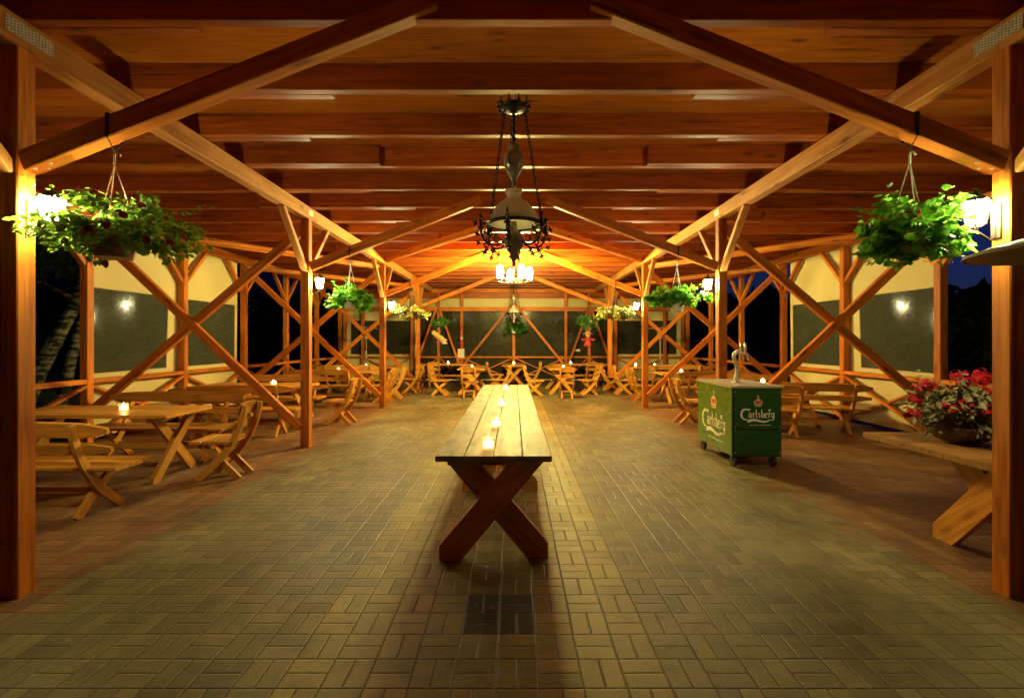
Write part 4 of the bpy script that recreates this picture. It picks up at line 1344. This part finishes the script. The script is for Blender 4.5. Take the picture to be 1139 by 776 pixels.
# beer tap: s-curved silver column with two handles
tap = thing('beer_tap', 'silver curved beer tap column standing on the green cart', 'beer tap', (3.02, 6.48, CZ1 + 0.031))
mb = MB()
pth = [(0.0, 0.0, 0.0), (0.005, 0, 0.05), (0.02, 0, 0.13), (0.018, 0, 0.20), (-0.005, 0, 0.28), (-0.025, 0, 0.34), (-0.02, 0, 0.385), (0.015, 0, 0.41), (0.06, 0, 0.415)]
tube(mb, pth, [0.042, 0.034, 0.03, 0.029, 0.028, 0.028, 0.03, 0.032, 0.026], 14)
mb.build('column', M['steel'], tap, smooth=True)
mb = MB(); lathe(mb, [(0.055, 0.0), (0.055, 0.008), (0.042, 0.016), (0.03, 0.02)], n=18); mb.build('base_flange', M['steel'], tap, smooth=True)
for (yy, hz) in ((-0.06, 0.0), (0.06, 0.0)):
    mb = MB(); tube(mb, [(0.03, yy * 0.3, 0.405), (0.09, yy, 0.40), (0.13, yy, 0.39), (0.135, yy, 0.34), (0.137, yy, 0.30)], [0.014, 0.014, 0.013, 0.011, 0.009], 9)
    f = mb.build('faucet', M['steel'], tap, smooth=True)
    mb = MB(); tube(mb, [(0.10, yy, 0.40), (0.10, yy, 0.43), (0.10, yy, 0.48), (0.095, yy, 0.54)], [0.010, 0.015, 0.018, 0.014], 9)
    mb.build('handle', M['steel'], f, smooth=True)

# lettering, strokes on a 2-D grid drawn as short boards of pigment 1 mm thick
def arc(cx, cy, rx, ry, a0, a1, n=9):
    return [(cx + rx * math.cos(R(a0 + (a1 - a0) * i / (n - 1))), cy + ry * math.sin(R(a0 + (a1 - a0) * i / (n - 1)))) for i in range(n)]
XH = 0.50
LET = []
# big C with a flag
LET.append((arc(0.52, 0.50, 0.42, 0.52, 62, 298, 16), [0.10, 0.13, 0.16, 0.19, 0.21, 0.21, 0.21, 0.21, 0.20, 0.19, 0.17, 0.15, 0.13, 0.11, 0.09, 0.06]))
LET.append(([(0.60, 1.0), (0.78, 1.0), (1.02, 1.03)], [0.10, 0.16, 0.10]))
LET.append(([(0.95, 1.04), (0.86, 0.86)], [0.12, 0.03]))
def small(x, ch):
    o = []
    if ch == 'a':
        o.append(([(x + 0.04, 0.60), (x + 0.16, 0.66), (x + 0.26, 0.60), (x + 0.28, 0.45), (x + 0.28, 0.2), (x + 0.36, 0.17)], [0.06, 0.08, 0.10, 0.10, 0.10, 0.06]))
        o.append((arc(x + 0.16, 0.33, 0.12, 0.13, 70, 330, 10), 0.075))
    if ch == 'r':
        o.append(([(x + 0.0, 0.63), (x + 0.09, 0.62), (x + 0.10, 0.4), (x + 0.10, 0.17)], [0.05, 0.09, 0.105, 0.10]))
        o.append(([(x + 0.12, 0.50), (x + 0.18, 0.62), (x + 0.29, 0.60)], [0.05, 0.08, 0.12]))
    if ch == 'l':
        o.append(([(x + 0.0, 0.98), (x + 0.09, 1.0), (x + 0.09, 0.5), (x + 0.10, 0.2), (x + 0.20, 0.19)], [0.05, 0.10, 0.105, 0.10, 0.05]))
    if ch == 's':
        o.append(([(x + 0.25, 0.60), (x + 0.14, 0.66), (x + 0.05, 0.56), (x + 0.13, 0.43), (x + 0.24, 0.32), (x + 0.16, 0.18), (x + 0.03, 0.22)], [0.06, 0.08, 0.095, 0.10, 0.095, 0.08, 0.05]))
    if ch == 'b':
        o.append(([(x + 0.0, 0.98), (x + 0.08, 0.98), (x + 0.08, 0.22)], [0.05, 0.10, 0.105]))
        o.append((arc(x + 0.16, 0.40, 0.13, 0.22, 120, -130, 11), [0.05, 0.06, 0.08, 0.1, 0.11, 0.11, 0.11, 0.1, 0.08, 0.06, 0.05]))
    if ch == 'e':
        o.append(([(x + 0.05, 0.42), (x + 0.27, 0.47)], 0.055))
        o.append((arc(x + 0.17, 0.41, 0.135, 0.24, 20, 320, 12), [0.06, 0.07, 0.08, 0.09, 0.105, 0.11, 0.11, 0.11, 0.10, 0.08, 0.07, 0.05]))
    if ch == 'g':
        o.append((arc(x + 0.15, 0.42, 0.12, 0.21, 60, 330, 11), 0.09))
        o.append(([(x + 0.28, 0.68), (x + 0.27, 0.4), (x + 0.27, 0.10), (x + 0.20, -0.06), (x + 0.04, -0.07)], [0.10, 0.105, 0.105, 0.10, 0.06]))
    return o
xx = 0.80
for ch_, adv in (('a', 0.40), ('r', 0.32), ('l', 0.24), ('s', 0.32), ('b', 0.36), ('e', 0.34), ('r', 0.33), ('g', 0.36)):
    LET += small(xx, ch_)
    xx += adv
XEND = xx
# hop leaf over the second r, swoosh under the name
xl = 0.80 + 0.40 + 0.32 + 0.24 + 0.32 + 0.36 + 0.34 + 0.12
LET.append(([(xl, 0.74), (xl + 0.02, 0.84), (xl + 0.03, 0.98)], [0.03, 0.14, 0.24]))
LET.append(([(xl - 0.10, 1.0), (xl + 0.03, 0.94), (xl + 0.18, 1.0)], [0.04, 0.09, 0.04]))
LET.append(([(0.70, -0.22), (0.95, -0.12), (1.30, -0.04), (1.75, -0.10), (2.15, -0.22), (2.55, -0.22), (2.95, -0.08), (3.10, 0.02)],
            [0.24, 0.26, 0.24, 0.22, 0.19, 0.16, 0.11, 0.04]))

def put_logo(parent, org, u, n, width):
    """org = lower-left corner of the name, u runs to the right, n outwards"""
    sc_ = width / XEND
    v = Vector((0, 0, 1))
    u = Vector(u); n = Vector(n); org = Vector(org)
    mb = MB()
    for i, (pts, wd) in enumerate(LET):
        w2 = [w * sc_ for w in wd] if isinstance(wd, list) else wd * sc_
        strip(mb, [(a * sc_, b * sc_) for a, b in pts], w2, org + n * (0.0012 + 0.00015 * i), u, v, n, 0.0012)
    mb.build('lettering', M['white'], parent)
    # crown above
    cw = width * 0.27
    c = org + u * (width * 0.52) + v * (width * 0.375)
    mb = MB()
    poly = [(-0.30, 0.0), (0.30, 0.0), (0.36, 0.16), (0.50, 0.48), (0.36, 0.66), (0.16, 0.78), (0.05, 0.84), (-0.05, 0.84), (-0.16, 0.78), (-0.36, 0.66), (-0.50, 0.48), (-0.36, 0.16)]
    prism(mb, [(a * cw, b * cw) for a, b in poly], c + n * 0.0012, u, v, n, 0.0012)
    strip(mb, [(0, 0.84 * cw), (0, 1.20 * cw)], 0.09 * cw, c + n * 0.0015, u, v, n, 0.0012)
    strip(mb, [(-0.11 * cw, 1.06 * cw), (0.11 * cw, 1.06 * cw)], 0.09 * cw, c + n * 0.0018, u, v, n, 0.0012)
    mb.build('crown_emblem', M['gold'], parent)
    mb = MB()
    for i, (x0, w0) in enumerate(((-0.24, 0.17), (0.0, 0.20), (0.24, 0.17))):
        prism(mb, [((x0 - w0 / 2) * cw, 0.30 * cw), ((x0 + w0 / 2) * cw, 0.30 * cw), ((x0 + w0 * 0.7) * cw, 0.52 * cw), (x0 * cw, 0.66 * cw), ((x0 - w0 * 0.7) * cw, 0.52 * cw)], c + n * 0.0026, u, v, n, 0.001)
    strip(mb, [(-0.28 * cw, 0.13 * cw), (0.28 * cw, 0.13 * cw)], 0.06 * cw, c + n * 0.0026, u, v, n, 0.001)
    mb.build('crown_lining_pattern', M['redprint'], parent)
    # slogan line, too small to read in the photograph
    mb = MB()
    rnd = random.Random(4)
    p = width * 0.27
    while p < width * 0.88:
        w_ = rnd.uniform(0.008, 0.016) * width
        strip(mb, [(p, -0.165 * width), (p + w_, -0.165 * width)], width * 0.018 * rnd.uniform(0.8, 1.3), org + n * 0.0014, u, v, n, 0.001)
        p += w_ + (0.006 if rnd.random() < 0.8 else 0.02) * width
    mb.build('slogan_lettering', M['white'], parent)

put_logo(sidep, (-hx - 0.006, hy - 0.17, 0.40), (0, -1, 0), (-1, 0, 0), 0.76)
put_logo(frontp, (-0.215, -hy - 0.006, 0.618), (1, 0, 0), (0, -1, 0), 0.43)

# ------------------------------------------------------------------ flower bowl on the right table
bowl = thing('flower_bowl', 'dark bowl of red flowers and silvery leaves on the near right table', 'potted flowers', (3.62, 3.86, 0.776))
mb = MB(); lathe(mb, [(0.10, 0.0), (0.12, 0.012), (0.16, 0.03), (0.215, 0.09), (0.235, 0.135), (0.225, 0.14), (0.20, 0.10), (0.001, 0.09)], n=24); mb.build('bowl', M['wicker'], bowl, smooth=True)
mb, cl = foliage_ball(1500, 0.34, 0.28, 0.24, 0.062, 'oval', 0.3, seed=31, clumps=60)
mb.build('foliage', M['silver'], bowl, (0, 0, 0.28))
st = MB(); fl = MB()
rnd = random.Random(9)
heads = [(-0.30, -0.05, 0.47), (-0.24, 0.10, 0.42), (-0.06, -0.10, 0.50), (0.03, 0.05, 0.54), (0.12, -0.08, 0.52), (0.20, 0.04, 0.55), (0.26, -0.1, 0.47), (0.05, -0.16, 0.43), (-0.22, -0.16, 0.31), (-0.48, -0.10, 0.25),
         (-0.14, -0.2, 0.34), (0.14, -0.2, 0.37), (0.3, 0.08, 0.52), (-0.34, 0.03, 0.36), (-0.02, -0.24, 0.30), (0.36, -0.02, 0.40)]
for (hx_, hy_, hz_) in heads:
    tube(st, [(hx_ * 0.3, hy_ * 0.3, 0.12), (hx_ * 0.8, hy_ * 0.8, hz_ * 0.65), (hx_, hy_, hz_)], 0.004, 4)
    for i in range(16):
        d = rdir(); p = Vector((hx_, hy_, hz_)) + Vector((d.x * 1.3, d.y, d.z * 0.8)) * rnd.uniform(0.015, 0.06)
        nr = (d + Vector((0, -0.3, 0.3))).normalized(); t0 = nr.orthogonal().normalized(); t1 = nr.cross(t0)
        tn = rnd.random()
        for k2 in range(4):
            a = PI / 2 * k2 + rnd.random()
            leaf(fl, p, nr, t0 * math.cos(a) + t1 * math.sin(a), 0.028, 0.022, tn, 0.4, 'round')
fl.build('flowers', M['fred'], bowl)['kind'] = 'stuff'
st.build('stems', M['silver'], bowl)['kind'] = 'stuff'
gd = thing('gourd', 'small orange gourd beside the flower bowl, half hidden by the near right post', 'gourd', (3.86, 3.66, 0.776))
mb = MB()
n = 20; prof = [(0.001, 0.0), (0.05, 0.004), (0.075, 0.04), (0.07, 0.075), (0.03, 0.095), (0.001, 0.092)]
lathe(mb, prof, n=n)
mb.v = [(x * (1 + 0.06 * math.cos(8 * math.atan2(y_, x))), y_ * (1 + 0.06 * math.cos(8 * math.atan2(y_, x))), z) for (x, y_, z) in mb.v]
mb.build('rind', M['gourd'], gd, smooth=True)
mb = MB(); tube(mb, [(0, 0, 0.09), (0.008, 0, 0.115), (0.02, 0, 0.125)], [0.012, 0.009, 0.008], 6); mb.build('stalk', M['leafp'], gd)

# ------------------------------------------------------------------ patio heaters
def make_heater(label, loc):
    root = thing('patio_heater', label, 'patio heater', loc, group='mushroom patio heaters')
    mb = MB(); lathe(mb, [(0.17, 0.05), (0.17, 0.08), (0.155, 0.10), (0.155, 0.62), (0.145, 0.66), (0.08, 0.70), (0.03, 0.72)], n=20); mb.build('base', M['steel'], root, smooth=True)
    mb = MB(); tube(mb, [(0, 0, 0.70), (0, 0, 1.72)], 0.030, 12); mb.build('pole', M['steel'], root, smooth=True)
    mb = MB(); lathe(mb, [(0.04, 1.70), (0.10, 1.74), (0.105, 1.96), (0.09, 2.0), (0.03, 2.02)], n=16); mb.build('burner', M['galv'], root, smooth=True)
    mb = MB(); lathe(mb, [(0.41, 2.06), (0.405, 2.075), (0.25, 2.125), (0.10, 2.155), (0.02, 2.165), (0.001, 2.15), (0.10, 2.14), (0.25, 2.11), (0.395, 2.06)], n=32, cap=False); mb.build('reflector', M['reflector'], root, smooth=True)
    mb = MB(); 
    for k in range(3):
        a = 2 * PI * k / 3
        tube(mb, [(0.06 * math.cos(a), 0.06 * math.sin(a), 2.0), (0.06 * math.cos(a), 0.06 * math.sin(a), 2.13)], 0.006, 5)
    mb.build('reflector_bracket', M['galv'], root)
    return root
HT = make_heater('tall patio heater by the far left windows', (-4.99, 16.1, -0.05))
dup(HT, 'tall patio heater by the far right windows', (4.95, 16.1, -0.05))
dup(HT, 'patio heater beside the near right post with only its reflector rim showing', (2.625, 2.20, -0.05))

# ------------------------------------------------------------------ outside: birches, bushes, far wood
def tree(name, label, loc, pts, r0, crown_c, crown_r, nleaf, bark, seed, ln=0.16, group=None):
    root = thing(name, label, 'tree', loc, group=group)
    mb = MB()
    m = len(pts)
    tube(mb, pts, [r0 * (1 - 0.75 * i / (m - 1)) for i in range(m)], 9)
    rnd = random.Random(seed)
    base = Vector(pts[-1])
    for i in range(9):
        j = rnd.randint(m // 2, m - 1)
        p = Vector(pts[j]); q = p + Vector((rnd.gauss(0, 1), rnd.gauss(0, 1), rnd.uniform(0.2, 1.0))) * crown_r * 0.45
        tube(mb, [tuple(p), tuple((p + q) / 2 + Vector((0, 0, 0.15))), tuple(q)], [r0 * 0.3, r0 * 0.2, r0 * 0.06], 5)
    mb.build('trunk', bark, root)
    mb, cl = foliage_ball(nleaf, crown_r, crown_r, crown_r * 0.85, ln, 'oval', 0.2, seed=seed, clumps=34)
    mb.build('crown', M['tree'], root, crown_c)
    return root
BGp = 'birches outside the near left bay'
tree('birch_tree', 'leaning yellowish lit birch outside the near left bay', (-9.75, 9.3, 0), [(0, 0, -0.1), (0.42, 0, 0.9), (0.85, 0, 1.7), (1.15, 0.1, 2.4), (1.4, 0.1, 3.4), (1.55, 0.1, 4.6)], 0.17, (1.1, 0.4, 3.4), 1.2, 2400, M['birch'], 41, 0.12, BGp)
tree('birch_tree', 'thin pale birch outside the near left bay, leaning beside the corner post', (-10.05, 10.5, 0), [(0, 0, -0.1), (0.25, 0, 1.0), (0.55, 0, 2.2), (0.8, 0.1, 3.4), (0.9, 0.1, 5)], 0.13, (0.4, 0.3, 3.9), 1.4, 2000, M['birch'], 42, 0.12, BGp)
tree('birch_tree', 'dark slender birch farther from the near left bay', (-12.6, 11.4, 0), [(0, 0, -0.1), (0.0, 0, 1.2), (0.1, 0, 2.6), (0.1, 0.1, 4.2), (0.2, 0.1, 6)], 0.14, (0.2, 0.2, 5.0), 2.0, 1800, M['birch'], 43, 0.15, BGp)
tree('broadleaf_tree', 'dark leafy tree beyond the left windows', (-12.5, 18.0, 0), [(0, 0, -0.1), (0, 0, 2), (0.1, 0.1, 4)], 0.2, (0, 0, 3.9), 2.4, 2200, M['bark'], 44, 0.2)
# low far wood all round as one mass of clumps
mb = MB()
rnd = random.Random(77)
for i in range(420):
    a = R(rnd.uniform(-75, 75)); d = rnd.uniform(50, 62)
    cx, cy = d * math.sin(a), d * math.cos(a)
    h = rnd.uniform(4.0, 6.4)
    for k2 in range(34):
        p = Vector((cx + rnd.gauss(0, 1.3), cy + rnd.gauss(0, 1.3), rnd.random() ** 0.7 * h))
        leaf(mb, p, rdir(), rdir(), rnd.uniform(0.9, 1.7), rnd.uniform(0.8, 1.4), rnd.random(), 0.3)
fw = mb.build('far_wood', M['tree']); fw['kind'] = 'stuff'; fw['label'] = 'dark wood along the horizon beyond the pavilion'
